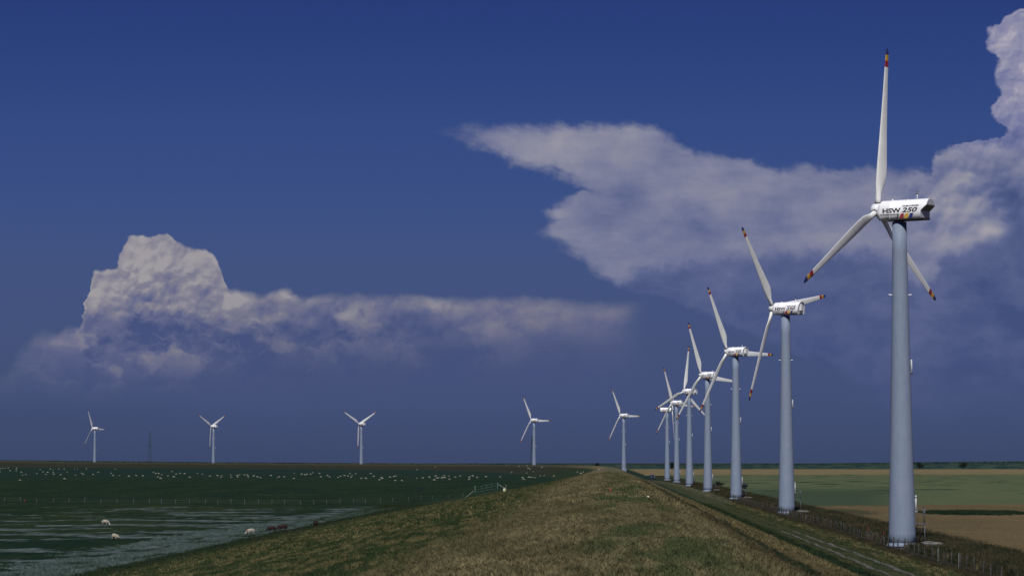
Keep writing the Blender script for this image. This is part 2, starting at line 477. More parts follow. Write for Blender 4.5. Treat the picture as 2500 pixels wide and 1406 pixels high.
PROF = [(-44, -0.5), (-38, 0.0), (-34, 0.18), (-30, 0.58), (-24, 1.58), (-18, 2.62), (-12, 3.68), (-7, 4.60), (-4.0, 5.06), (-2.4, 5.28), (-1.0, 5.40), (0.4, 5.44), (1.6, 5.40),
        (2.6, 5.28), (4.0, 4.74), (6.0, 3.93), (8.0, 3.12), (10.0, 2.31), (12.0, 1.50), (13.6, 0.88), (15.0, 0.46), (16.5, 0.24), (18.0, 0.16), (20.0, 0.12), (23.0, 0.06), (26.0, 0.03), (28.0, 0.0), (29.0, -0.5)]
PRX = [p[0] for p in PROF]; PRZ = [p[1] for p in PROF]


def narrow(y):
    return float(np.interp(y, [300, 534, 950, 1300, 1600], [1.0, 0.86, 0.56, 0.7, 1.0]))


def dyke_z(a, cz, y=0.0):
    if a < -1.0: a = -1.0 + (a + 1.0) / narrow(y)
    z = float(np.interp(a, PRX, PRZ))
    return z + (cz - 5.56) * float(np.interp(a, [-60, -2, 2, 15, 30], [0.9, 1, 1, 0, 0]))


def height(x, y):
    a, cz = across(x, y)
    gz = ground_z(x, y, a)
    if a < -50 or a > 29: return gz
    return max(gz, dyke_z(a, cz, y))


def hit(px, py, d0=60.0, d1=4000.0):
    """where the sight line through a photo pixel meets the land"""
    r = ray(px, py); r = r / math.hypot(r.x, r.y)
    d = d0; prev = d0
    while d < d1:
        p = Vector((0, 0, CZ)) + r * d
        if p.z <= height(p.x, p.y):
            lo, hi = prev, d
            for _ in range(14):
                mid = (lo + hi) / 2; p = Vector((0, 0, CZ)) + r * mid
                if p.z <= height(p.x, p.y): hi = mid
                else: lo = mid
            p = Vector((0, 0, CZ)) + r * hi
            return Vector((p.x, p.y, height(p.x, p.y)))
        prev = d; d *= 1.012
    p = Vector((0, 0, CZ)) + r * d1
    return Vector((p.x, p.y, height(p.x, p.y)))


# ------------------------------------------------------------------ land materials
def grass_colour(gg, pos, acr, gain=1.0):
    """colour of the dyke's vegetation from the place: unmown brown straw on the crest, mown streaks on the slopes, green hollows"""
    x, y, z = gg.sep(pos)
    a = acr
    wob = (gg.noise(gg.vec(a * 0.22, y * 0.03, 2.0), 1.0, 4, 0.6) - 0.5)
    aw = a + wob * 2.2
    # streaks run along the dyke
    s1 = gg.noise(gg.vec(a * 1.15, y * 0.11, 5.0), 1.0, 5, 0.62)
    s2 = gg.noise(gg.vec(a * 3.2, y * 0.42, 9.0), 1.0, 4, 0.6)
    p1 = gg.noise(gg.vec(a * 0.20, y * 0.022, 14.0), 1.0, 4, 0.6)
    p2 = gg.noise(gg.vec(a * 0.62, y * 0.075, 19.0), 1.0, 4, 0.6)
    fine = gg.noise(gg.vec(a * 7.0, y * 4.0, 23.0), 1.0, 3, 0.6)
    green = (0.024, 0.040, 0.017, 1); dkgreen = (0.012, 0.023, 0.013, 1); lush = (0.020, 0.046, 0.018, 1)
    straw = (0.135, 0.115, 0.060, 1); brown = (0.066, 0.056, 0.033, 1); olive = (0.050, 0.052, 0.025, 1); dkbrown = (0.037, 0.031, 0.019, 1)
    # left (sea) slope: green with mown straw streaks
    left = gg.mix(gg.step(s1 * 0.55 + s2 * 0.45 + (p1 - 0.5) * 0.35, 0.45, 0.60), green, olive)
    left = gg.mix(gg.step(s1 * 0.5 + s2 * 0.5 + (p2 - 0.5) * 0.3, 0.495, 0.565) * gg.step(aw, -33.0, -20.0) * 0.92, left, (0.112, 0.098, 0.050, 1))
    left = gg.mix((1.0 - gg.step(aw, -33.0, -24.0)) * 0.8, left, dkgreen)
    slv = (1.0 - gg.step(aw, -34.0, -32.5)) * gg.step(p2 * 0.6 + s2 * 0.4, 0.42, 0.54) * (1.0 - gg.step(y, 420.0, 460.0))
    left = gg.mix(slv * 0.9, left, gg.mix(fine, (0.040, 0.070, 0.062, 1), (0.088, 0.120, 0.118, 1)))
    # crest: brown seeding grass with green patches
    cr = gg.mix(gg.step(s2 * 0.5 + fine * 0.5, 0.34, 0.62), (0.078, 0.068, 0.040, 1), (0.160, 0.138, 0.076, 1))
    cr = gg.mix(gg.step(p2, 0.44, 0.68) * 0.6, cr, (0.046, 0.039, 0.025, 1))
    gp = gg.step(p2 * 0.55 + p1 * 0.45 + (fine - 0.5) * 0.12, 0.47, 0.56)
    cgr = gg.step(aw, -1.2, 0.2) * (1.0 - gg.step(aw, 1.6, 3.2))
    cr = gg.mix((gp * cgr * 0.50 + cgr * 0.22 + gp * 0.22).clamp(), cr, gg.mix(s2, (0.046, 0.060, 0.029, 1), (0.056, 0.072, 0.034, 1)))
    edge = gg.step(y, 110.0, 300.0) * 1.5
    c = gg.mix(gg.step(aw + edge, -6.0, -2.5), left, cr)
    c = gg.mix(gg.step(y, 330.0, 520.0) * (1.0 - gg.step(aw, -9.0, -6.0)) * 0.85, c, gg.mix(s1, dkgreen, green))
    # right slope: dark gully, straw swath, dark ditch strip, worn track verge
    straw2 = gg.mix(gg.step(s1 * 0.5 + s2 * 0.5, 0.40, 0.62), brown, straw)
    c = gg.mix(gg.step(aw, 3.6, 4.6) * 0.6, c, dkbrown)
    ax = a + wob * 0.9
    c = gg.mix(gg.step(ax, 4.9, 5.2), c, gg.mix(gg.step(s2, 0.46, 0.62), dkgreen, brown))
    c = gg.mix(gg.step(ax, 6.0, 6.4), c, straw2)
    c = gg.mix(gg.step(ax, 14.3, 14.8), c, gg.mix(gg.step(s1, 0.45, 0.62), dkgreen, green))
    c = gg.mix(gg.step(ax, 16.4, 17.0), c, gg.mix(gg.step(s1 * 0.5 + s2 * 0.5, 0.40, 0.56), green, olive))
    c = gg.mix(gg.step(aw, 20.2, 21.2), c, gg.mix(gg.step(s1 * 0.45 + s2 * 0.55, 0.40, 0.62), green, straw2))
    c = gg.mix(gg.step(aw, 23.4, 24.2), c, gg.mix(gg.step(p2 * 0.5 + s2 * 0.5, 0.42, 0.58), dkgreen, dkbrown))
    # far bend: dark pasture on the outer slope
    far = gg.step(y, 500.0, 900.0)
    c = gg.mix(far * (1.0 - gg.step(aw, -15.0, -8.0)), c, gg.mix(s1, dkgreen, green))
    c = gg.mix(gg.step(y, 1000.0, 1350.0) * 0.75, c, (0.026, 0.027, 0.019, 1))
    return gg.mix(1.0, c, gg.ramp(fine, [(0.25, (0.62, 0.62, 0.62, 1)), (0.75, (1.3, 1.3, 1.3, 1))]), 'MULTIPLY')


def land_mat(name, use_attr):
    m = bpy.data.materials.new(name); m.use_nodes = True
    t = m.node_tree; b = t.nodes['Principled BSDF']; gg = G(t)
    ge = t.nodes.new('ShaderNodeNewGeometry'); pos = V(gg, ge.outputs['Position'])
    if use_attr:
        at = t.nodes.new('ShaderNodeAttribute'); at.attribute_name = 'across'; acr = V(gg, at.outputs['Fac'])
    else: acr = gg.sep(pos)[0]
    c = grass_colour(gg, pos, acr)
    return m, t, b, gg, c, pos


m, t, b, gg, c, pos = land_mat('dyke_turf', True)
t.links.new(c.o, b.inputs['Base Color']); b.inputs['Roughness'].default_value = 1.0; b.inputs['Specular IOR Level'].default_value = 0.05
n = t.nodes.new('ShaderNodeTexNoise'); t.links.new(pos.o, n.inputs['Vector']); n.inputs['Scale'].default_value = 3.0; n.inputs['Detail'].default_value = 6
bn = t.nodes.new('ShaderNodeBump'); bn.inputs['Strength'].default_value = 1.0; bn.inputs['Distance'].default_value = 0.25
t.links.new(n.outputs['Fac'], bn.inputs['Height']); t.links.new(bn.outputs[0], b.inputs['Normal'])
M['dyke'] = m

m, t, b, gg, c, pos = land_mat('grass_blades', False)
oi = t.nodes.new('ShaderNodeObjectInfo'); rnd = V(gg, oi.outputs['Random'])
c = gg.mix(1.0, c, gg.ramp(rnd, [(0.0, (0.75, 0.84, 0.74, 1)), (0.6, (1.08, 1.07, 1.0, 1)), (1.0, (1.5, 1.42, 1.25, 1))]), 'MULTIPLY')
t.links.new(c.o, b.inputs['Base Color']); b.inputs['Roughness'].default_value = 0.9; b.inputs['Specular IOR Level'].default_value = 0.1
M['blades'] = m

# weeds along the ditch
def weed_mat(name, c0, c1, c2):
    m = bpy.data.materials.new(name); m.use_nodes = True
    t = m.node_tree; b = t.nodes['Principled BSDF']; gg = G(t)
    oi = t.nodes.new('ShaderNodeObjectInfo'); rnd = V(gg, oi.outputs['Random'])
    ge = t.nodes.new('ShaderNodeNewGeometry'); x, y, z = gg.sep(V(gg, ge.outputs['Position']))
    pn = gg.noise(gg.vec(x * 0.35, y * 0.12, 3.0), 1.0, 4, 0.6)
    cc = gg.mix(gg.step(pn * 0.7 + rnd * 0.3, 0.36, 0.62), c0, c1)
    cc = gg.mix(gg.step(rnd, 0.80, 0.98) * gg.step(pn, 0.4, 0.6), cc, c2)
    t.links.new(cc.o, b.inputs['Base Color']); b.inputs['Roughness'].default_value = 0.95; b.inputs['Specular IOR Level'].default_value = 0.05
    return m


M['weeds'] = weed_mat('ditch_weeds', (0.014, 0.023, 0.012, 1), (0.050, 0.042, 0.024, 1), (0.12, 0.094, 0.056, 1))
M['fencegrass'] = weed_mat('tall_dry_grass', (0.026, 0.028, 0.016, 1), (0.050, 0.041, 0.025, 1), (0.09, 0.072, 0.044, 1))
M['darkpatch'] = weed_mat('dark_weed', (0.012, 0.024, 0.014, 1), (0.020, 0.032, 0.017, 1), (0.04, 0.05, 0.025, 1))
M['palegrass'] = weed_mat('silver_grass', (0.050, 0.085, 0.075, 1), (0.085, 0.12, 0.115, 1), (0.13, 0.165, 0.165, 1))

# pasture and inland ground
m = bpy.data.materials.new('pasture'); m.use_nodes = True
t = m.node_tree; b = t.nodes['Principled BSDF']; gg = G(t)
ge = t.nodes.new('ShaderNodeNewGeometry'); pos = V(gg, ge.outputs['Position']); x, y, z = gg.sep(pos)
n1 = gg.noise(gg.vec(x * 0.02, y * 0.008, 1.0), 1.0, 5, 0.6)
n2 = gg.noise(gg.vec(x * 0.09, y * 0.035, 7.0), 1.0, 5, 0.62)
n3_ = gg.noise(gg.vec(x * 0.9, y * 0.25, 11.0), 1.0, 4, 0.6)
c = gg.mix(gg.step(n1 * 0.6 + n2 * 0.4, 0.38, 0.62), (0.0075, 0.020, 0.0105, 1), (0.0155, 0.0275, 0.0115, 1))
c = gg.mix(gg.step(n2, 0.5, 0.68) * 0.6, c, (0.024, 0.032, 0.014, 1))
# beyond the fence the grazed foreland is darker and bluer
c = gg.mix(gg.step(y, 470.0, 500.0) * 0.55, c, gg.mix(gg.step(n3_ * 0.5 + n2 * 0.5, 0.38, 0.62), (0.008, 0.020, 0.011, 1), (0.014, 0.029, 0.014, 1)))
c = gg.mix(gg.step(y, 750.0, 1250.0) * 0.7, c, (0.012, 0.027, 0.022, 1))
# silvery salt-marsh grass in drifts near the fence and in a belt along the dyke's foot
dr = gg.noise(gg.vec(x * 0.075, y * 0.085, 17.0), 1.0, 5, 0.58)
dr2 = gg.noise(gg.vec(x * 0.5, y * 0.16, 29.0), 1.0, 4, 0.65)
toe = (0.0 - ((x + 39.5 + (n2 - 0.5) * 8.0) / 3.6).pow(2.0)).exp()
zone = gg.step(x, -105.0, -48.0) * gg.step(y, 150.0, 300.0) * (1.0 - gg.step(y, 430.0, 468.0))
zone2 = (1.0 - gg.step(y, 330.0, 380.0))
dmask = gg.step(dr + (dr2 - 0.5) * 0.22 + zone * 0.095 + toe * 0.11 - 0.125, 0.49, 0.55) * (1.0 - gg.step(y, 445.0, 470.0)) * (1.0 - gg.step(x, -38.0, -32.0))
silver = gg.mix(gg.step(dr2, 0.35, 0.65), (0.046, 0.070, 0.064, 1), (0.105, 0.132, 0.134, 1))
c = gg.mix(dmask * (0.25 + dr2 * 0.8), c, silver)
c = gg.mix(1.0, c, gg.ramp(n3_, [(0.3, (0.72, 0.72, 0.72, 1)), (0.7, (1.25, 1.25, 1.25, 1))]), 'MULTIPLY')
# inland side
inl = gg.step(x, 20.0, 24.0)
weedy = gg.mix(gg.step(n2, 0.4, 0.62), (0.013, 0.022, 0.012, 1), (0.038, 0.032, 0.018, 1))
c = gg.mix(inl, c, weedy)
t.links.new(c.o, b.inputs['Base Color']); b.inputs['Roughness'].default_value = 1.0; b.inputs['Specular IOR Level'].default_value = 0.03
n = t.nodes.new('ShaderNodeTexNoise'); t.links.new(pos.o, n.inputs['Vector']); n.inputs['Scale'].default_value = 1.2; n.inputs['Detail'].default_value = 7
bn = t.nodes.new('ShaderNodeBump'); bn.inputs['Strength'].default_value = 1.0; bn.inputs['Distance'].default_value = 0.3
t.links.new(n.outputs['Fac'], bn.inputs['Height']); t.links.new(bn.outputs[0], b.inputs['Normal'])
M['ground'] = m


def field_mat(name, ca, cb, cc, kind):
    m = bpy.data.materials.new(name); m.use_nodes = True
    t = m.node_tree; b = t.nodes['Principled BSDF']; gg = G(t)
    ge = t.nodes.new('ShaderNodeNewGeometry'); pos = V(gg, ge.outputs['Position']); x, y, z = gg.sep(pos)
    a1 = gg.noise(gg.vec(x * 0.05, y * 0.012, 2.0), 1.0, 5, 0.6)
    a2 = gg.noise(gg.vec(x * 0.45, y * 0.12, 6.0), 1.0, 5, 0.65)
    a3 = gg.noise(gg.vec(x * 3.0, y * 0.9, 8.0), 1.0, 4, 0.65)
    c = gg.mix(gg.step(a1 * 0.55 + a2 * 0.45, 0.36, 0.62), ca, cb)
    c = gg.mix(gg.step(a2 * 0.6 + a3 * 0.4, 0.52, 0.66) * 0.7, c, cc)
    if kind == 'wheat':      # a dark ragged lodged patch of weeds in the ripe corn
        ex = (x - 48.5 + (a2 - 0.5) * 5.0) / 5.6; ey = (y - 372.0 + (a3 - 0.5) * 22.0 + (a2 - 0.5) * 16) / 10.0
        el = 1.0 - gg.step(ex * ex + ey * ey, 0.55, 1.15)
        c = gg.mix(el, c, (0.017, 0.027, 0.016, 1))
        ex = (x - 33.0) / 3.5; ey = (y - 385.0) / 26.0
        c = gg.mix((1.0 - gg.step(ex * ex + ey * ey + (a3 - 0.5) * 2.4, 0.3, 1.2)) * 0.75, c, (0.035, 0.040, 0.022, 1))
    if kind == 'green':
        d1 = gg.noise(gg.vec(x * 0.05, y * 0.022, 31.0), 1.0, 3, 0.5)
        c = gg.mix(gg.step(d1 + (a3 - 0.5) * 0.08, 0.60, 0.64) * 0.75 * gg.step(y, 560.0, 700.0), c, (0.018, 0.030, 0.017, 1))
        for (ex0, ey0, sx, sy) in ((82, 712, 8, 12), (70, 905, 4, 16), (126, 690, 5, 9)):
            ex = (x - float(ex0) + (a2 - 0.5) * 5.0) / float(sx); ey = (y - float(ey0) + (a3 - 0.5) * 16.0) / float(sy)
            c = gg.mix((1.0 - gg.step(ex * ex + ey * ey, 0.5, 1.2)) * 0.85, c, (0.014, 0.022, 0.014, 1))
        lft = (1.0 - gg.step(x - (y - 440.0) * 0.10 + (a2 - 0.5) * 8.0, 38.0, 52.0)) * (1.0 - gg.step(y, 640.0, 800.0))
        c = gg.mix(lft * 0.7, c, (0.026, 0.050, 0.030, 1))
    c = gg.mix(1.0, c, gg.ramp(a3, [(0.28, (0.66, 0.66, 0.66, 1)), (0.72, (1.28, 1.28, 1.28, 1))]), 'MULTIPLY')
    t.links.new(c.o, b.inputs['Base Color']); b.inputs['Roughness'].default_value = 1.0; b.inputs['Specular IOR Level'].default_value = 0.03
    n = t.nodes.new('ShaderNodeTexNoise'); t.links.new(pos.o, n.inputs['Vector']); n.inputs['Scale'].default_value = 2.5; n.inputs['Detail'].default_value = 6
    bn = t.nodes.new('ShaderNodeBump'); bn.inputs['Strength'].default_value = 1.0; bn.inputs['Distance'].default_value = 0.3
    t.links.new(n.outputs['Fac'], bn.inputs['Height']); t.links.new(bn.outputs[0], b.inputs['Normal'])
    return m


M['wheat'] = field_mat('ripe_corn', (0.092, 0.072, 0.036, 1), (0.128, 0.099, 0.050, 1), (0.060, 0.050, 0.027, 1), 'wheat')
M['greenfield'] = field_mat('green_crop', (0.086, 0.105, 0.052, 1), (0.072, 0.096, 0.050, 1), (0.104, 0.110, 0.055, 1), 'green')
M['farwheat'] = field_mat('far_ripe_corn', (0.140, 0.118, 0.062, 1), (0.170, 0.135, 0.070, 1), (0.105, 0.092, 0.048, 1), 'far')

# ------------------------------------------------------------------ ground sheet
def axis(segs):
    out_ = []
    for a0, a1, st_ in segs:
        nn = max(1, int(round((a1 - a0) / st_)))
        out_ += [a0 + (a1 - a0) * i / nn for i in range(nn)]
    out_.append(segs[-1][1])
    return out_


gx = axis([(-9000, -2000, 1000), (-2000, -700, 100), (-700, -120, 20), (-120, 40, 10), (40, 400, 60), (400, 2000, 400), (2000, 9000, 1000)])
gy = axis([(-400, 0, 100), (0, 700, 20), (700, 2300, 30), (2300, 4000, 200), (4000, 24000, 2000)])
vs = []
for y_ in gy:
    for x_ in gx:
        vs.append((x_, y_, ground_z(x_, y_)))
nx = len(gx)
fs = [(j * nx + i, j * nx + i + 1, (j + 1) * nx + i + 1, (j + 1) * nx + i) for j in range(len(gy) - 1) for i in range(nx - 1)]
me = bpy.data.meshes.new('ground'); me.from_pydata(vs, [], fs); me.materials.append(M['ground'])
me.polygons.foreach_set('use_smooth', [True] * len(fs))
tag(add('ground', me), kind='structure')

# ------------------------------------------------------------------ the dyke
prof_x = []
for i in range(len(PROF) - 1):
    a0, a1 = PRX[i], PRX[i + 1]
    nn = max(1, int((a1 - a0) / 0.8))
    prof_x += [a0 + (a1 - a0) * q / nn for q in range(nn)]
prof_x.append(PRX[-1])
dv = []; dac = []
ns = len(STN)
for i, p in enumerate(STN):
    i0, i1 = max(i - 1, 0), min(i + 1, ns - 1)
    tx_, ty_ = PX_[i1] - PX_[i0], PY_[i1] - PY_[i0]; L = math.hypot(tx_, ty_)
    nx_, ny_ = ty_ / L, -tx_ / L
    for a_ in prof_x:
        a = a_ if a_ > -1.0 else -1.0 + (a_ + 1.0) * narrow(p.y)
        xx, yy = p.x + nx_ * a, p.y + ny_ * a
        zz = dyke_z(a, p.z, p.y)
        if -36 < a < 26:
            zz += 0.10 * mnoise.noise((xx * 0.35, yy * 0.12, 0.0)) + 0.05 * mnoise.noise((xx * 1.1, yy * 0.6, 4.0))
            if a < 12: zz += 0.10 * mnoise.noise((xx * 0.1, yy * 0.03, 9.0))
        dv.append((xx, yy, zz)); dac.append(a_)
npf = len(prof_x)
df = [(i * npf + j, i * npf + j + 1, (i + 1) * npf + j + 1, (i + 1) * npf + j) for i in range(ns - 1) for j in range(npf - 1)]
me = bpy.data.meshes.new('dyke'); me.from_pydata(dv, [], df); me.materials.append(M['dyke'])
me.polygons.foreach_set('use_smooth', [True] * len(df))
at = me.attributes.new('across', 'FLOAT', 'POINT'); at.data.foreach_set('value', dac)
tag(add('dyke', me), kind='structure')

# two worn wheel ruts
rut = bpy.data.materials.new('gravel_rut'); rut.use_nodes = True
t = rut.node_tree; b = t.nodes['Principled BSDF']; gg = G(t)
ge = t.nodes.new('ShaderNodeNewGeometry'); x, y, z = gg.sep(V(gg, ge.outputs['Position']))
rn = gg.noise(gg.vec(x * 2.2, y * 0.35, 0.0), 1.0, 5, 0.65)
rc = gg.mix(gg.step(rn, 0.44, 0.62), (0.042, 0.045, 0.027, 1), (0.088, 0.086, 0.072, 1))
t.links.new(rc.o, b.inputs['Base Color']); b.inputs['Roughness'].default_value = 1.0
rb = MB()
for xc, wd_ in ((17.75, 0.34), (19.15, 0.38)):
    prev = None
    yy = 60.0
    while yy < 290:
        wv = 0.18 * math.sin(yy * 0.035 + xc) + 0.10 * mnoise.noise((yy * 0.15, xc, 0))
        hw = wd_ * (0.45 + 0.22 * mnoise.noise((yy * 0.06, xc, 5.0)))
        row = []
        for e in (-1, 0, 1):
            xa = xc + wv + e * hw
            zz = dyke_z(xa, 5.56) + 0.10 * mnoise.noise((xa * 0.35, yy * 0.12, 0.0)) + 0.05 * mnoise.noise((xa * 1.1, yy * 0.6, 4.0)) + 0.035
            row.append(rb.vert((xa, yy, zz)))
        if prev:
            for q in range(2): rb.face([prev[q], prev[q + 1], row[q + 1], row[q]], 0, True)
        prev = row
        yy += 1.2 if yy < 320 else 4.0
tag(add('track', rb.mesh('track', rut)), kind='structure')


# ------------------------------------------------------------------ crop fields (raised by the height of the crop)
def field(name, x0, x1, y0, y1, h, mt, stx, sty, slant=0.0):
    fb = MB()
    xs = axis([(x0, min(x1, x0 + 130), stx), (min(x1, x0 + 130), x1, stx * 8)]) if x1 > x0 + 130 else axis([(x0, x1, stx)])
    ys = axis([(y0, y1, sty)])
    ids = []
    for j, yy in enumerate(ys):
        row = []
        for i, xx in enumerate(xs):
            yj = yy + slant * (xx - x0)
            zz = h + 0.10 * mnoise.noise((xx * 0.6, yj * 0.3, 1.0)) + 0.08 * mnoise.noise((xx * 0.12, yj * 0.05, 7.0))
            jx = 0.5 * mnoise.noise((0.0, yj * 0.25, 3.0)) if i == 0 else 0.0
            row.append(fb.vert((xx + jx, yj, zz)))
        ids.append(row)
    for j in range(len(ys) - 1):
        for i in range(len(xs) - 1):
            fb.face([ids[j][i], ids[j][i + 1], ids[j + 1][i + 1], ids[j + 1][i]], 0, True)
    # skirts on the near and ditch sides
    lo = [fb.vert((fb.v[r[0]][0] - 0.15, fb.v[r[0]][1], -0.3)) for r in ids]
    for j in range(len(ys) - 1): fb.face([lo[j], ids[j][0], ids[j + 1][0], lo[j + 1]])
    lo2 = [fb.vert((fb.v[q][0], fb.v[q][1] - 0.15, -0.3)) for q in ids[0]]
    for i in range(len(xs) - 1): fb.face([lo2[i], lo2[i + 1], ids[0][i + 1], ids[0][i]])
    tag(add(name, fb.mesh(name, mt)), kind='structure')


field('wheat_field', 31.2, 420, 90, 432, 0.55, M['wheat'], 1.5, 1.5, 0.62)
field('crop_field', 31.4, 900, 433.5, 1560, 0.42, M['greenfield'], 2.5, 6.0, 0.62)
field('far_wheat_field', 20.0, 1600, 1562, 2870, 0.4, M['farwheat'], 8.0, 30.0, 0.0)

# ------------------------------------------------------------------ wind turbines
def blade_mesh():
    """blade along +Z, chord along Y, rotor axis along X"""
    st_ = [(0.35, 0.50, 0.50, 0), (1.0, 0.50, 0.50, 0), (1.5, 0.62, 0.46, 9), (2.2, 1.02, 0.38, 15), (3.0, 1.24, 0.32, 13), (4.0, 1.22, 0.28, 11), (6.0, 1.04, 0.22, 7), (8.0, 0.86, 0.17, 4.5),
           (10.0, 0.70, 0.13, 2.5), (11.4, 0.60, 0.11, 1.5), (12.24, 0.55, 0.10, 1), (12.25, 0.55, 0.10, 1), (12.80, 0.51, 0.09, 0.5), (13.30, 0.47, 0.08, 0.2), (13.65, 0.40, 0.07, 0), (13.85, 0.25, 0.05, 0), (13.92, 0.10, 0.03, 0)]
    n = 20; rings = []
    for r, c_, th, tw in st_:
        ring = []
        k_ = min(1.0, max(0.0, (r - 1.0) / 1.6))
        for i in range(n):
            a = 2 * PI * i / n
            cy = math.cos(a); sy = math.sin(a)
            # round root blends into an aerofoil (thick nose at +Y, thin tail at -Y)
            yl = -cy * 0.5; xl = sy * 0.5
            u = (cy + 1) / 2
            yf = 0.30 - u; xf = sy * 0.5 * (1.0 - 0.62 * u) * 1.15
            yy = ((1 - k_) * yl + k_ * yf) * c_; xx = ((1 - k_) * xl + k_ * xf) * th
            q = R(tw + 4.0) ; yr = yy * math.cos(q) - xx * math.sin(q); xr = yy * math.sin(q) + xx * math.cos(q)
            ring.append((xr, yr, r))
        rings.append(ring)
    mi = []
    for i in range(len(st_) - 1):
        r = (st_[i][0] + st_[i + 1][0]) / 2
        mi.append(0 if r < 12.25 else 1 if r < 12.8 else 2 if r < 13.3 else 3)
    mb = MB(); mb.rings(rings, 0, True, True, mi)
    return mb.mesh('blade', [M['blade'], M['red'], M['yellow'], M['blue']])


NW = 0.875     # half width of the nacelle


def nac_ring(x, wscale=1.0, zb=-0.85, top=0.875):
    pts = [(x, -NW * wscale, zb), (x, NW * wscale, zb)]
    for i in range(13):
        a = PI * i / 12
        pts.append((x, NW * wscale * math.cos(a), top * math.sin(a)))
    return pts


def nac_sec(x, ws=1.0):
    """section with extra side points so that the tail can be shaped"""
    side_z = (-0.85, -0.16, 0.0)
    pts = [(x, -NW * ws, z_) for z_ in side_z[::-1]] + [(x, NW * ws, z_) for z_ in side_z]
    for i in range(1, 18):
        a = PI * i / 18
        pts.append((x, NW * ws * math.cos(a), 0.875 * math.sin(a)))
    return pts


def nacelle_mesh(hood):
    mb = MB()
    rings = [[(1.88, p[1] * 0.56, p[2] * 0.58) for p in nac_sec(0)], [(1.72, p[1] * 0.76, p[2] * 0.78) for p in nac_sec(0)], [(1.47, p[1] * 0.97, p[2]) for p in nac_sec(0)], nac_sec(1.40), nac_sec(0.55), nac_sec(0.53, 1.012), nac_sec(0.47, 1.012), nac_sec(0.45), nac_sec(-1.9)]
    if hood:
        xe = lambda z_: float(np.interp(z_, [-0.16, 0.30], [-2.42, -2.95]))
        last = [(xe(p[2]), p[1], p[2]) for p in nac_sec(0)]
        mb.rings(rings + [last], 0, True, False)
        mb.face([mb.vert(p) for p in rings[0]], 0)
        arch = [p for p in last if p[2] > 0.29]
        mb.face([mb.vert(p) for p in arch], 3)
        lo_ = sorted([p for p in last if abs(p[2] + 0.16) < 0.01], key=lambda p: p[1]); hi_ = sorted(arch, key=lambda p: p[1]); hi_ = [hi_[0], hi_[-1]]
        z0_ = sorted([p for p in last if p[2] <= 0.29 and p[2] > -0.1], key=lambda p: (p[1], p[2]))
        L_ = [p for p in z0_ if p[1] < 0]; R_ = [p for p in z0_ if p[1] > 0]
        L_.sort(key=lambda p: p[2]); R_.sort(key=lambda p: -p[2])
        mb.face([mb.vert(p) for p in [lo_[0]] + L_ + hi_ + R_ + [lo_[1]]], 4)
        bt = sorted([p for p in last if p[2] < -0.8], key=lambda p: p[1])
        mb.face([mb.vert(p) for p in (bt[0], bt[1], lo_[1], lo_[0])], 1)
        mb.rings([[(-2.952, p[1] * 0.93, (p[2] - 0.29) * 0.90 + 0.32) for p in arch], [(-2.962, p[1] * 0.91, (p[2] - 0.29) * 0.87 + 0.33) for p in arch]], 1, False)
        mb.box((-2.44, 0, -0.80), (0.10, 1.70, 0.07), 0, 2)
    else:
        def slant(p):
            x = -2.46 - max(0.0, min(1.0, (p[2] + 0.85) / 1.72)) * 0.28
            return (x, p[1], p[2])
        last = [slant(p) for p in nac_sec(0)]
        mb.rings(rings + [last], 0, True, False)
        mb.face([mb.vert(p) for p in rings[0]], 0)
        inn = [(p[0] + 0.003, p[1] * 0.94, p[2] * 0.94) for p in last]
        bk = [(p[0] + 0.10, p[1], p[2]) for p in inn]
        ids = [[mb.vert(p) for p in r] for r in (last, inn, bk)]
        nn = len(inn)
        for q in range(2):
            for j in range(nn): mb.face([ids[q][j], ids[q][(j + 1) % nn], ids[q + 1][(j + 1) % nn], ids[q + 1][j]], 0 if q == 0 else 1)
        mb.face(ids[2], 3)
        mb.box((-2.58, 0.12, 0.08), (0.16, 0.50, 0.95), 0, 0, 0.03)
        mb.box((-2.50, -0.05, -0.60), (0.14, 0.8, 0.36), 0, 4)
    # lifting eyes and seams on the roof
    mb.tube((0.62, 0.0, 0.87), (0.62, 0.0, 0.97), 0.09, 0.07)
    mb.tube((-0.9, 0.15, 0.86), (-0.9, 0.15, 0.91), 0.05, 0.04)
    mb.box((-0.9, 0, -0.875), (3.2, 1.5, 0.05), 0, 2)
    me = mb.mesh('nacelle', [M['white'], M['shade'], M['dark'], M['pale'], M['deep']])
    return me


def text_mesh(body, size, xw, shear=0.0, bold=0.0):
    cu = bpy.data.curves.new('lettering', 'FONT'); cu.body = body; cu.size = size; cu.shear = shear
    cu.extrude = 0.004; cu.offset = bold; cu.align_x = 'LEFT'
    o = bpy.data.objects.new('lettering', cu); col.objects.link(o)
    dg = bpy.context.evaluated_depsgraph_get()
    me = bpy.data.meshes.new_from_object(o.evaluated_get(dg))
    bpy.data.objects.remove(o); bpy.data.curves.remove(cu)
    xs = [v.co.x for v in me.vertices]; ys = [v.co.y for v in me.vertices]
    return me, (min(xs), max(xs), min(ys), max(ys))


def place_text(body, x_start, x_end, z0, z1, side, shear=0.0, bold=0.0):
    """lettering on the nacelle's flank; reads from the front of the nacelle to its tail on the +Y side"""
    me, (a0, a1, b0, b1) = text_mesh(body, 1.0, 1.0, shear, bold)
    for v in me.vertices:
        u = (v.co.x - a0) / (a1 - a0); h = (v.co.y - b0) / (b1 - b0); dpt = v.co.z
        x_ = x_start + (x_end - x_start) * u
        v.co = (x_, side * (NW + 0.008 + dpt), z0 + (z1 - z0) * h)
    me.materials.clear(); me.materials.append(M['black'])
    me.name = 'lettering'
    return me


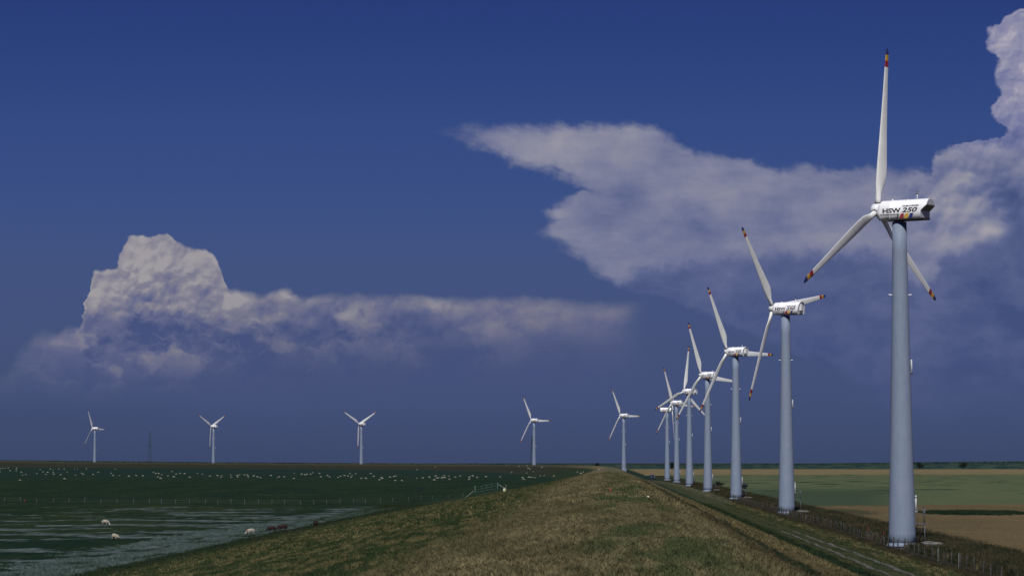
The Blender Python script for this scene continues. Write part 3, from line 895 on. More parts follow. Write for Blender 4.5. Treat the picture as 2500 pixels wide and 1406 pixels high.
def stripe(x0, x1, z0, z1, sl_, side, mt, name):
    mb = MB(); y0 = side * (NW + 0.003); y1 = side * (NW + 0.016)
    P_ = [(x0, z0), (x1, z0), (x1 - sl_, z1), (x0 - sl_, z1)]
    mb.rings([[(a, y0, b_) for a, b_ in P_], [(a, y1, b_) for a, b_ in P_]], 0, False)
    return mb.mesh(name, mt)


def flank(side):
    """all markings of one flank: (part name, mesh)"""
    L = []
    if side > 0:
        L.append(('lettering', place_text("HSW", 1.14, -0.58, -0.27, 0.13, side, 0.0, 0.034)))
        L.append(('lettering', place_text("250", -0.64, -2.12, -0.27, 0.13, side, 0.30, 0.03)))
        L.append(('maker_lettering', place_text("HUSUMER SCHIFFSWERFT", -0.74, -2.28, 0.23, 0.33, side, 0.0, 0.03)))
    else:
        L.append(('lettering', place_text("HSW", -2.02, -0.38, -0.27, 0.13, side, 0.0, 0.034)))
        L.append(('lettering', place_text("250", -0.32, 1.12, -0.27, 0.13, side, 0.30, 0.03)))
        L.append(('maker_lettering', place_text("HUSUMER SCHIFFSWERFT", -0.30, 1.10, 0.23, 0.33, side, 0.0, 0.03)))
    mb = MB(); y0 = side * (NW + 0.003); y1 = side * (NW + 0.014)
    for P_ in ([(1.40, -0.37), (1.40, -0.43), (-0.32, -0.43), (-0.32, -0.37)], [(-0.30, -0.37), (-0.42, -0.37), (-0.27, -0.74), (-0.15, -0.74)]):
        mb.rings([[(a, y0, b_) for a, b_ in P_], [(a, y1, b_) for a, b_ in P_]], 0, False)
    L.append(('trim_line', mb.mesh('trim_line', M['black'])))
    for i, (mt, nm) in enumerate(((M['red'], 'red_stripe'), (M['yellow'], 'yellow_stripe'), (M['blue'], 'blue_stripe'))):
        x0 = -0.46 - i * 0.43
        L.append((nm, stripe(x0, x0 - 0.31, -0.76, -0.36, 0.13, side, mt, nm)))
    return L


BLADE = blade_mesh()
NAC = {True: nacelle_mesh(True), False: nacelle_mesh(False)}
FLANKS = flank(1) + flank(-1)
# wind vane mast
mb = MB(); mb.tube((-1.75, 0.1, 0.84), (-1.75, 0.1, 1.28), 0.035, 0.03)
mb.tube((-1.75, 0.1, 1.28), (-1.75, 0.1, 1.52), 0.02, 0.02, m=1); mb.tube((-1.95, 0.1, 1.52), (-1.55, 0.1, 1.54), 0.02, 0.02, m=1)
mb.tube((-1.62, 0.1, 1.32), (-1.84, 0.1, 1.30), 0.05, 0.03, m=1)
MAST = mb.mesh('weather_mast', [M['white'], M['dark']])
# hub
mb = MB(); n = 24
hp = [(1.78, 0.46), (1.84, 0.58), (2.22, 0.58), (2.40, 0.53), (2.54, 0.42), (2.63, 0.26), (2.67, 0.12), (2.68, 0.02)]
mb.rings([[(x_, r_ * math.cos(2 * PI * i / n), r_ * math.sin(2 * PI * i / n)) for i in range(n)] for x_, r_ in hp], 0, True)
for ph in (0, 120, 240):
    d_ = Vector((0, -math.sin(R(ph)), math.cos(R(ph)))); c_ = Vector((2.08, 0, 0))
    mb.tube(c_ + d_ * 0.3, c_ + d_ * 0.62, 0.31, 0.30, 16, 1)
HUB = mb.mesh('rotor_hub', [M['hub'], M['dark']])
# tower
mb = MB()
tp = [(0.18, 1.16), (1.2, 1.13), (3.0, 1.09), (5.0, 1.04), (7.5, 0.975), (10, 0.92), (13, 0.855), (16, 0.795), (19, 0.735), (22, 0.68), (25, 0.63), (27.5, 0.60)]
mb.lathe(tp, 48)
TOWER = mb.mesh('tower', M['tower'])
mb = MB()
mb.lathe([(0.10, 1.17), (0.10, 1.33), (0.19, 1.33), (0.30, 1.25), (0.42, 1.17)], 48, 0, cap=False)
for i in range(36):
    a = 2 * PI * i / 36
    mb.tube((1.29 * math.cos(a), 1.29 * math.sin(a), 0.0), (1.29 * math.cos(a), 1.29 * math.sin(a), 0.105), 0.05, 0.05, 6, 1)
mb.lathe([(-0.3, 1.52), (-0.02, 1.52), (0.0, 1.48), (0.0, 0.3)], 40, 2, cap=False)
FLANGE = mb.mesh('base_flange', [M['tower'], M['dark'], M['conc']])
BRACKETS = []
for sx in (-1, 1):
    mb = MB(); mb.tube((sx * 0.66, -0.05, 21.3), (sx * 0.97, -0.05, 21.34), 0.045, 0.045); BRACKETS.append(mb.mesh('bracket', M['white']))
mb = MB()
mb.lathe([(2.95, 0.04), (3.02, 0.07), (3.08, 0.07), (3.09, 0.05), (3.12, 0.05), (3.13, 0.075), (4.15, 0.075), (4.16, 0.05), (4.19, 0.05), (4.20, 0.095), (4.36, 0.095), (4.40, 0.05)], 10, 0, (1.17, -0.05))
for zz in (3.3, 4.0): mb.tube((1.0, -0.05, zz), (1.17, -0.05, zz), 0.03, 0.03)
PIPES = [mb.mesh('cable_pipe', M['pipe'])]
mb = MB(); mb.tube((0.93, -0.05, 14.55), (0.90, -0.05, 15.85), 0.07, 0.07, 10)
for zz in (14.8, 15.6): mb.tube((0.78, -0.05, zz), (0.92, -0.05, zz), 0.03, 0.03)
PIPES.append(mb.mesh('cable_pipe', M['pipe']))
# platform with stairs at the tower door
mb = MB()
mb.box((1.50, 0.1, 2.02), (0.85, 1.1, 0.06)); mb.tube((1.86, -0.38, 0.0), (1.86, -0.38, 2.0), 0.03)
for q in range(8):
    zz = 1.85 - q * 0.22
    mb.box((1.70 - q * 0.07, 0.75 + q * 0.16, zz), (0.62, 0.22, 0.035))
for sx in (-0.32, 0.32):
    mb.tube((1.72 + sx, 0.64, 2.0), (1.16 + sx, 2.0, 0.1), 0.035)
PLAT = mb.mesh('access_platform', M['steel'])
mb = MB()
for (ax, ay) in ((1.88, -0.40), (1.88, 0.2), (1.88, 0.60), (1.25, -0.40)): mb.tube((ax, ay, 2.04), (ax, ay, 3.4), 0.018, 0.018, 6)
for zz in (2.9, 3.4):
    mb.tube((1.25, -0.40, zz), (1.88, -0.40, zz), 0.018, 0.018, 6); mb.tube((1.88, -0.40, zz), (1.88, 0.60, zz), 0.018, 0.018, 6)
RAIL = mb.mesh('railing', M['steel'])

# px of tower base, photo height (base to hub), heading left of the dyke line, rotor phase, hood, label, extra
TUR = [(2201, 822, 57, 0.5, True, 'nearest and tallest white wind turbine with one blade pointing straight up'),
       (1920, 501, 54, -40, False, 'second nearest wind turbine, its long lower blade hanging down left of its tower'),
       (1797, 360, 47, -29, False, 'third turbine from the right with one blade level to the right over plain sky'),
       (1728, 283, 45, -24, False, 'fourth turbine from the right, its level blade tip behind the third tower'),
       (1683, 230, 46, 5, False, 'fifth turbine from the right with one blade up and two spread low'),
       (1652, 193, 50, -25, False, 'sixth turbine from the right, crossing just in front of the backwards facing one'),
       (1629, 171, -99, 180, False, 'white turbine facing the other way, its hub on the right of its tower'),
       (1523, 152, 47, -29, False, 'distant turbine whose foot is cut off by the right flank of the dyke crest'),
       (1304, 137, 45, -29, False, 'distant turbine behind the dyke with a level blade, beside the dark lattice mast'),
       (882, 124, 43, -60, False, 'distant turbine with two raised blades, standing alone in the middle of the horizon'),
       (521, 114, 54, -60, False, 'distant turbine with two raised blades, right of the steel power pylon'),
       (231, 107, 62, -27, False, 'smallest turbine at the far left end of the horizon')]
TPOS = []
for i, (px, sz, hd, ph, hood, lab) in enumerate(TUR):
    D = 28.5 * F / sz
    r = ray(px, HY); r = r / r.xy.length
    fw = Vector((-math.sin(yaw), math.cos(yaw), 0))
    p = r * (D / (r.dot(fw)))
    zb = 0.0
    if i >= 8: zb = CZ + (HY - (1046 if i == 11 else 1041 if i == 10 else 1035 if i == 9 else 1026)) * D / F - 28.5
    if i < 8: zb = 0.10
    root = empty('wind_turbine', (p.x, p.y, zb))
    TPOS.append((p.x, p.y, zb))
    tag(root, lab, 'wind turbine', 'wind turbines in a line behind the dyke')
    add('tower', TOWER, root); add('base_flange', FLANGE, root)
    for me_ in BRACKETS: add('bracket', me_, root)
    for me_ in PIPES: add('cable_pipe', me_, root)
    if i < 5:
        pl = add('access_platform', PLAT, root); add('railing', RAIL, pl)
    nm = Matrix.Translation((0, 0, 28.5)) @ Matrix.Rotation(R(90 + hd), 4, 'Z')
    na = add('nacelle', NAC[hood], root, nm)
    for nm_, me_ in FLANKS: add(nm_, me_, na)
    add('weather_mast', MAST, na)
    rm = nm @ Matrix.Rotation(R(-4.0), 4, 'Y') @ Matrix.Rotation(R(ph), 4, 'X')
    add('rotor_hub', HUB, root, rm)
    for q in range(3):
        add('blade', BLADE, root, rm @ Matrix.Rotation(R(120 * q), 4, 'X') @ Matrix.Translation((2.08, 0, 0)))

# concrete blocks beside the nearest turbines
for i in range(4):
    x_, y_, _ = TPOS[i]
    mb = MB(); mb.box((0, 0, 0.28), (1.55, 2.6, 0.72), 0, 0, 0.05); mb.box((-0.2, 0.3, 0.68), (0.7, 0.9, 0.06), 0, 0, 0.02)
    o = add('concrete_block', mb.mesh('concrete_block', M['conc'])); o.location = (x_ + 1.9, y_ - 5.2, 0.05)
    tag(o, 'low grey concrete block at the foot of the %s turbine' % ('nearest', 'second nearest', 'third nearest', 'fourth nearest')[i], 'concrete block', 'concrete blocks at the feet of the turbines')

# ------------------------------------------------------------------ sheep
def sheep_mesh(name, pose, mats):
    """one continuous skinned body: wool trunk, neck and head, four jointed legs"""
    J = {'rump': (-0.46, 0, 0.66, .17), 'loin': (-0.26, 0, 0.70, .235), 'mid': (0.0, 0, 0.69, .255), 'chest': (0.26, 0, 0.67, .235), 'neck0': (0.42, 0, 0.70, .16)}
    if pose == 'graze':
        J.update({'neck1': (0.58, 0, 0.52, .105), 'poll': (0.68, 0, 0.34, .088), 'muz': (0.77, 0, 0.17, .056), 'nose': (0.80, 0, 0.10, .04)})
    else:
        J.update({'neck1': (0.54, 0, 0.86, .115), 'poll': (0.63, 0, 1.00, .095), 'muz': (0.77, 0, 0.95, .062), 'nose': (0.84, 0, 0.91, .045)})
    E = [('rump', 'loin'), ('loin', 'mid'), ('mid', 'chest'), ('chest', 'neck0'), ('neck0', 'neck1'), ('neck1', 'poll'), ('poll', 'muz'), ('muz', 'nose')]
    J['tail'] = (-0.60, 0, 0.58, .05); J['tail2'] = (-0.62, 0, 0.44, .035); E += [('rump', 'tail'), ('tail', 'tail2')]
    for s_, nm_ in ((-1, 'l'), (1, 'r')):
        J['hip' + nm_] = (-0.38, s_ * 0.13, 0.50, .11); J['stifle' + nm_] = (-0.32, s_ * 0.14, 0.38, .075); J['hock' + nm_] = (-0.44, s_ * 0.14, 0.24, .036); J['hf' + nm_] = (-0.42, s_ * 0.14, 0.03, .032)
        J['sho' + nm_] = (0.28, s_ * 0.12, 0.48, .095); J['knee' + nm_] = (0.29, s_ * 0.125, 0.25, .04); J['ff' + nm_] = (0.29, s_ * 0.125, 0.03, .032)
        px_, _, pz_, _ = J['poll']
        J['ear' + nm_] = (px_ - 0.01, s_ * 0.11, pz_ + 0.05, .03); J['eart' + nm_] = (px_ - 0.03, s_ * 0.19, pz_ + 0.03, .018)
        E += [('loin', 'hip' + nm_), ('hip' + nm_, 'stifle' + nm_), ('stifle' + nm_, 'hock' + nm_), ('hock' + nm_, 'hf' + nm_), ('chest', 'sho' + nm_), ('sho' + nm_, 'knee' + nm_), ('knee' + nm_, 'ff' + nm_), ('poll', 'ear' + nm_), ('ear' + nm_, 'eart' + nm_)]
    names = list(J)
    me = bpy.data.meshes.new(name)
    me.from_pydata([J[q][:3] for q in names], [(names.index(a), names.index(b_)) for a, b_ in E], [])
    o = bpy.data.objects.new(name, me); col.objects.link(o)
    md = o.modifiers.new('skin', 'SKIN')
    for v, q in zip(me.skin_vertices[0].data, names):
        v.radius = (J[q][3], J[q][3]); v.use_root = (q == 'mid')
    o.modifiers.new('sub', 'SUBSURF').levels = 1
    dg = bpy.context.evaluated_depsgraph_get()
    res_ = bpy.data.meshes.new_from_object(o.evaluated_get(dg)); res_.name = name
    bpy.data.objects.remove(o)
    res_.materials.clear()
    for mt in mats: res_.materials.append(mt)
    for p in res_.polygons:
        c_ = p.center; p.use_smooth = True
        k_ = 0
        if (pose == 'graze' and c_.x > 0.60 and c_.z < 0.46) or (pose != 'graze' and c_.x > 0.53 and c_.z > 0.86): k_ = 1
        elif c_.z < 0.30 and c_.x < 0.5: k_ = 2
        p.material_index = k_
    return res_


SH_W = sheep_mesh('sheep', 'graze', [M['wool'], M['face'], M['legs']])
SH_S = sheep_mesh('sheep', 'stand', [M['wool'], M['face'], M['legs']])
SH_D = sheep_mesh('sheep', 'graze', [M['wool'], M['darkface'], M['darkface']])
SH_B = sheep_mesh('sheep', 'graze', [M['brownwool'], M['darkface'], M['darkface']])


def put_sheep(me, px, py, rz, s_, label, group=None, sink=0.08):
    p = hit(px, py)
    o = add('sheep', me); o.location = p - Vector((0, 0, sink)); o.rotation_euler = (0, 0, rz); o.scale = (s_, s_, s_)
    return tag(o, label, 'sheep', group)


near_grp = 'sheep grazing at the foot of the dyke'
put_sheep(SH_W, 257, 1281, R(-12), 0.76, 'cream sheep grazing with head to the right among pale grass drifts', near_grp)
put_sheep(SH_D, 281, 1318, R(-35), 0.74, 'cream sheep with dark face and legs, nearest animal in the left pasture', near_grp)
o = put_sheep(SH_W, 612, 1304, R(188), 0.72, 'white sheep with a red mark on its neck, left of two brown ones', near_grp)
mb = MB()
mb.rings([[(0.50 + dx_, 0.135 * math.cos(a), 0.655 + 0.14 * math.sin(a) + dx_ * -0.9) for a in [PI * (i - 1) / 8 for i in range(11)]] for dx_ in (-0.06, 0.06)], 0, True, False)
add('neck_mark', mb.mesh('neck_mark', M['mark']), o)
put_sheep(SH_B, 663, 1301.5, R(196), 0.78, 'dark brown sheep grazing, left one of the brown pair', near_grp, -0.02)
put_sheep(SH_B, 689, 1300.5, R(192), 0.86, 'dark brown sheep, larger right one of the brown pair', near_grp, -0.04)
put_sheep(SH_B, 770, 1288.5, R(110), 0.78, 'small dark brown sheep seen end on, apart from the pair on the dyke foot', near_grp, -0.04)

FAR = [(1,1143),(6,1142),(12,1142),(20,1141),(1,1150),(25,1148),(41,1141),(40,1144),(40,1148),(52,1152),(63,1157),(55,1159),(49,1171),(98,1145),(90,1155),(105,1151),(116,1152),(112,1157),
(123,1144),(130,1146),(130,1153),(131,1157),(143,1144),(146,1143),(157,1144),(148,1158),(164,1151),(157,1168),(182,1144),(189,1143),(184,1159),(199,1154),(203,1157),(211,1143),(227,1157),(240,1152),
(282,1144),(271,1154),(276,1160),(292,1160),(315,1162),(333,1160),(349,1161),(374,1152),(381,1155),(388,1155),(395,1158),(386,1163),(392,1167),(410,1161),(424,1163),(420,1150),(430,1156),(439,1154),
(451,1155),(463,1164),(482,1154),(494,1156),(513,1161),(531,1160),(542,1160),(540,1164),(563,1159),(565,1164),(580,1160),(585,1158),(580,1163),(597,1158),(604,1159),(606,1163),(619,1161),(629,1163),
(636,1165),(661,1160),(677,1165),(682,1163),(694,1163),(719,1154),(717,1167),(736,1157),(744,1158),(749,1157),(758,1157),(763,1153),(780,1155),(784,1163),(800,1160),(805,1163),(826,1164),(831,1161),
(841,1160),(850,1161),(854,1155),(860,1160),(857,1164),(868,1155),(882,1167),(894,1167),(905,1155),(912,1162),(931,1165),(934,1167),(926,1170),(952,1164),(962,1162),(966,1161),(965,1172),(981,1172),
(1018,1145),(1018,1166),(1032,1166),(1048,1164),(1063,1139),(1063,1161),(1066,1166),(1070,1165),(1060,1171),(1081,1163),(1085,1160),(1086,1165),(1079,1166),(1096,1161),(1097,1169),(1112,1164),(1124,1161),
(1146,1164),(1155,1161),(1145,1169),(1165,1165),(1187,1163),(1221,1163),(1249,1152),(1267,1137),(1287,1136),(1290,1142),(1294,1144),(1286,1153),(1302,1150),(1323,1140),(1275,1165),(1279,1169),
(1291,1164),(1296,1164),(1301,1164),(1307,1165),(1319,1161),(1329,1160),(1352,1161),(1410,1151),(1418,1155),(1424,1151),(1463,1145)]
SPECIAL = {(49,1171): 'lone far sheep, lowest and nearest of those at the left picture edge', (1018,1145): 'tiny white sheep standing alone high on the far slope between two distant turbines',
           (1221,1163): 'tiny white sheep in the far pasture straight above the gate', (1352,1161): 'lone tiny sheep right of the far row of sheep, beside the dyke foot',
           (1463,1145): 'tiny white sheep nearest to the far top of the dyke crest', (1424,1151): 'bright tiny sheep, right upper one of three on the far dyke foot'}
FG = SH_W.copy(); FS = SH_S.copy()
for q in (FG, FS): q.materials[0] = M['farwool']
for i, (px, py) in enumerate(FAR):
    rz = rng.choice([0, PI]) + rng.normal(0, 0.55)
    put_sheep(FS if rng.random() < 0.2 else FG, px, py + 1.5, rz, 0.50 + 0.16 * rng.random(), SPECIAL.get((px, py), 'tiny white sheep of the flock scattered over the far dark green pasture'), 'flock in the far pasture', 0.14 + 0.08 * rng.random())
put_sheep(SH_B, 220, 1159, 0.3, 0.7, 'tiny dark sheep among white ones below the leftmost turbine', 'flock in the far pasture')

# ------------------------------------------------------------------ fences
def fence(name, pts, post_h, post_r, mt, wires, label, cat, jitter=0.06):
    o = empty(name, pts[0]); base = Vector(pts[0])
    tag(o, label, cat)
    tops = []
    for p in pts:
        mb = MB(); h_ = post_h * (0.86 + 0.28 * random.random())
        lx, ly = random.gauss(0, jitter), random.gauss(0, jitter)
        mb.tube((0, 0, -0.3), (lx, ly, h_), post_r * (0.8 + 0.4 * random.random()), post_r * 0.8, 7)
        add('post', mb.mesh('post', mt), o, Matrix.Translation(Vector(p) - base))
        tops.append((Vector(p) - base, Vector((lx, ly, h_)), h_))
    mb = MB()
    for wz in wires:
        for (p0, l0, h0), (p1, l1, h1) in zip(tops[:-1], tops[1:]):
            mb.tube(p0 + l0 * (wz / h0), p1 + l1 * (wz / h1), 0.012, 0.012, 4)
    add('wire', mb.mesh('wire', M['wire']), o)
    return o


pix = [(10, 1226), (50, 1226), (90, 1227), (131, 1227.5), (168, 1228), (206, 1228), (246, 1229), (286, 1229.5), (326, 1230), (365, 1231), (394, 1231), (429, 1231), (463, 1231), (502, 1231.5), (532, 1232), (564, 1232), (598, 1232), (631, 1232), (663, 1232),
       (695, 1232), (734, 1232), (766, 1231.5), (798, 1231), (830, 1231), (862, 1230), (892, 1230), (929, 1229), (960, 1227.5), (998, 1226), (1028, 1224), (1056, 1222), (1094, 1218), (1131, 1214)]
fence('pasture_fence', [hit(*q) for q in pix], 0.95, 0.06, M['postwood'], (0.4, 0.75), 'long post and wire fence crossing the left pasture to the gate', 'fence', 0.05)
FX = 23.2
pts = []
yy = 168.0
while yy < 530:
    xx = FX + 0.25 * math.sin(yy * 0.05) + random.uniform(-0.08, 0.08)
    pts.append((xx, yy, height(xx, yy))); yy += 3.7 + random.uniform(-0.4, 0.4)
fence('roadside_fence', pts, 1.15, 0.06, M['wood'], (0.35, 0.7, 1.0), 'dark post and wire fence along the grass between track and turbines', 'fence', 0.08)
# pale plastic posts near the picture's lower right corner
for q, yy in enumerate((184.5, 196.0)):
    mb = MB(); mb.tube((0, 0, -0.2), (0.03, 0.02, 1.25), 0.03, 0.028, 8); mb.tube((0.03, 0.02, 1.25), (0.03, 0.02, 1.31), 0.04, 0.03, 8)
    o = add('marker_post', mb.mesh('marker_post', M['palewood'])); o.location = (FX - 0.25, yy, height(FX - 0.25, yy))
    tag(o, ('pale post standing before the dark fence at the lower right picture corner', 'pale post standing before the dark fence, left of the corner one')[q], 'post', 'pale posts by the dark fence')
# red topped stakes left of the nearest turbine
for q, (xx, yy) in enumerate(((23.1, 236.5), (23.2, 252.0))):
    mb = MB(); mb.tube((0, 0, -0.2), (0.05, 0, 1.1), 0.035, 0.03, 7, 1); mb.tube((0.05, 0, 1.1), (0.07, 0, 1.32), 0.035, 0.035, 7, 0)
    o = add('marker_stake', mb.mesh('marker_stake', [M['red'], M['wood']])); o.location = (xx, yy, height(xx, yy))
    tag(o, ('red topped stake in the fence line just left of the nearest tower foot', 'red topped stake in the fence line, farther from the nearest tower foot')[q], 'stake', 'red topped stakes in the fence line')

# ------------------------------------------------------------------ gate with braced posts
pl_ = hit(1160, 1214)
rr_ = ray(1215, HY); pr_ = rr_ * (pl_.y / rr_.y); pr_.z = height(pr_.x, pr_.y)
gate = empty('pasture_gate', pl_); tag(gate, 'green field gate with pale slanting braces at the foot of the dyke', 'gate')
dv_ = pr_ - pl_; Lg = dv_.length; du = dv_.normalized()
def gpart(name, mt, segs, rad):
    mb = MB()
    for a, b_ in segs: mb.tube(a, b_, rad, rad, 7)
    return add(name, mb.mesh(name, mt), gate)
up_ = Vector((0, 0, 1))
gpart('gate_post', M['gate'], [((0, 0, -0.3), (0, 0, 1.75))], 0.13)
gpart('gate_post', M['gate'], [(dv_ - up_ * 0.3, dv_ + up_ * 1.65)], 0.11)
for z_ in (0.35, 0.72, 1.12, 1.5): gpart('rail', M['gate'], [(du * 0.15 + up_ * z_, dv_ - du * 0.15 + up_ * z_)], 0.055)
gpart('upright', M['gate'], [(du * (Lg * f_) + up_ * 0.3, du * (Lg * f_) + up_ * 1.52) for f_ in (0.28, 0.52, 0.74)], 0.04)
gpart('brace', M['palewood'], [(du * -0.25 + up_ * 1.0, du * -1.75 + up_ * 0.02)], 0.075)
gpart('brace', M['palewood'], [(dv_ + du * 0.15 + up_ * 1.25, dv_ + du * 1.6 + up_ * 0.1)], 0.075)
p = hit(1231.5, 1203)
mb = MB(); mb.lathe([(0.05, 0.10), (0.2, 0.24), (0.5, 0.28), (0.72, 0.20), (0.82, 0.08)], 12, 0); mb.tube((0.22, 0, 0.0), (0.26, 0, 1.45), 0.07, 0.05, 8, 1)
o = add('marker_post', mb.mesh('marker_post', [mat('pale_yellow', (0.42, 0.43, 0.26), 0.8), M['palewood']])); o.location = p; o.scale = (0.75,) * 3
tag(o, 'thin pale upright with a bright yellow-white bulge beside the gate brace', 'post')
pa, pb = hit(1016, 1197), hit(1037, 1197)
mb = MB()
L_ = (pb - pa).length
mb.rings([[(x_, y_ * s_, z_) for y_, z_ in ((-0.28, 0.62), (0.28, 0.62), (0.2, 0.28), (-0.2, 0.28))] for x_, s_ in ((0, 1), (L_, 1))], 0, False)
for x_ in (0.2, L_ - 0.2): mb.box((x_, 0, 0.15), (0.1, 0.5, 0.3), 0, 0)
o = add('feed_trough', mb.mesh('feed_trough', mat('dark_trough', (0.012, 0.016, 0.024), 0.7))); o.location = pa
tag(o, 'low dark trough lying in the green pasture left of the gate', 'trough')

# small things on the crest
p = hit(1489.5, 1202)
mb = MB(); mb.tube((0, 0, 0), (0.02, 0.0, 0.34), 0.035, 0.03, 8); mb.box((0.03, 0, 0.30), (0.12, 0.02, 0.12))
o = add('marker_stake', mb.mesh('marker_stake', M['orange'])); o.location = p; o.scale = (0.75,) * 3
tag(o, 'small bright red marker stake standing on the grassy dyke crest', 'stake')
p = hit(60, 1224)
mb = MB(); mb.lathe([(0, 0.34), (0.25, 0.3), (0.6, 0.12), (0.85, 0.05)], 12)
o = add('marker_cone', mb.mesh('marker_cone', M['dullred'])); o.location = p; o.rotation_euler = (0, R(25), 0); o.scale = (0.6,) * 3
tag(o, 'small leaning red object in the grass at the left pasture fence', 'marker')
for q, (px, py, s_) in enumerate(((1582, 1218.5, 0.8),)):
    p = hit(px, py)
    mb = MB(); rr = []
    for z_, r_ in ((0.0, 0.05), (0.04, 0.065), (0.075, 0.05), (0.09, 0.02)):
        rr.append([(r_ * math.cos(a) * (1 + 0.25 * math.sin(3 * a + z_ * 40)), r_ * math.sin(a), z_ + 0.012 * math.sin(2 * a)) for a in [2 * PI * i / 12 for i in range(12)]])
    mb.rings(rr, 0, True)
    o = add('litter_scrap', mb.mesh('litter_scrap', M['white'])); o.location = p + Vector((0, 0, 0.10)); o.scale = (s_,) * 3
    tag(o, 'white crumpled scrap on the crest grass left of the straw swath', 'scrap')
# barrier pole across the far end of the crest
pa = Vector((0, 0, CZ)) + ray(1500, 1136.6) / ray(1500, 1136.6).y * 985
pb = Vector((0, 0, CZ)) + ray(1546, 1137.6) / ray(1546, 1137.6).y * 985
bo = empty('barrier', (pa.x, pa.y, height(pa.x, pa.y))); tag(bo, 'thin pale barrier pole across the far dyke crest before a turbine foot', 'barrier')
b0 = Vector(bo.location)
mb = MB(); mb.tube(pa - b0, pb - b0, 0.07, 0.06, 7); add('pole', mb.mesh('pole', M['palewood']), bo)
mb = MB(); e_ = pa.lerp(pb, 0.12); mb.tube((e_.x - b0.x, e_.y - b0.y, height(e_.x, e_.y) - b0.z - 0.3), e_ - b0, 0.09, 0.08, 7); add('support', mb.mesh('support', M['wood']), bo)
mb = MB(); e_ = pa.lerp(pb, 0.97); mb.tube((e_.x - b0.x, e_.y - b0.y, height(e_.x, e_.y) - b0.z - 0.3), e_ - b0, 0.06, 0.05, 7); add('support', mb.mesh('support', M['wood']), bo)

# ------------------------------------------------------------------ dark off-road car on the track
Dc = 1235.0
r = ray(1592, HY); p = r * (Dc / r.y); p.z = height(p.x, p.y)
car = empty('parked_car', p, R(8)); tag(car, 'dark blue boxy car standing far off on the track before the straw field', 'car')
mb = MB()
mb.rings([[(x_ * s_, y_, z_) for x_ in (-0.92, 0.92)] for y_, z_, s_ in ()] or [[(-0.9, -2.1, 0.45), (0.9, -2.1, 0.45), (0.9, 2.1, 0.45), (-0.9, 2.1, 0.45)], [(-0.92, -2.1, 1.05), (0.92, -2.1, 1.05), (0.92, 2.1, 1.1), (-0.92, 2.1, 1.1)],
          [(-0.9, -1.0, 1.12), (0.9, -1.0, 1.12), (0.9, 2.08, 1.15), (-0.9, 2.08, 1.15)], [(-0.78, -0.55, 1.82), (0.78, -0.55, 1.82), (0.80, 1.95, 1.84), (-0.80, 1.95, 1.84)], [(-0.7, -0.4, 1.88), (0.7, -0.4, 1.88), (0.72, 1.85, 1.9), (-0.72, 1.85, 1.9)]], 0, False)
add('body', mb.mesh('body', M['car']), car)
mb = MB(); mb.rings([[(-0.74, -0.96, 1.18), (0.74, -0.96, 1.18), (0.68, -0.60, 1.76), (-0.68, -0.60, 1.76)], [(-0.74, -1.0, 1.18), (0.74, -1.0, 1.18), (0.68, -0.64, 1.76), (-0.68, -0.64, 1.76)]], 0, False)
add('windscreen', mb.mesh('windscreen', M['glass']), car)
for sx in (-1, 1):
    mb = MB(); mb.rings([[(sx * 0.89, -0.6, 1.2), (sx * 0.89, 1.8, 1.2), (sx * 0.82, 1.75, 1.72), (sx * 0.82, -0.4, 1.72)], [(sx * 0.93, -0.6, 1.2), (sx * 0.93, 1.8, 1.2), (sx * 0.86, 1.75, 1.72), (sx * 0.86, -0.4, 1.72)]], 0, False)
    add('side_window', mb.mesh('side_window', M['glass']), car)
    mb = MB(); mb.tube((sx * 0.62, -2.14, 0.82), (sx * 0.62, -2.09, 0.82), 0.11, 0.12, 10); add('headlight', mb.mesh('headlight', M['lamp']), car)
    for y_ in (-1.35, 1.35):
        mb = MB(); mb.tube((sx * 0.72, y_, 0.36), (sx * 0.94, y_, 0.36), 0.37, 0.37, 16); mb.tube((sx * 0.93, y_, 0.36), (sx * 0.95, y_, 0.36), 0.2, 0.2, 12, 1)
        add('wheel', mb.mesh('wheel', [M['tyre'], M['steel']]), car)

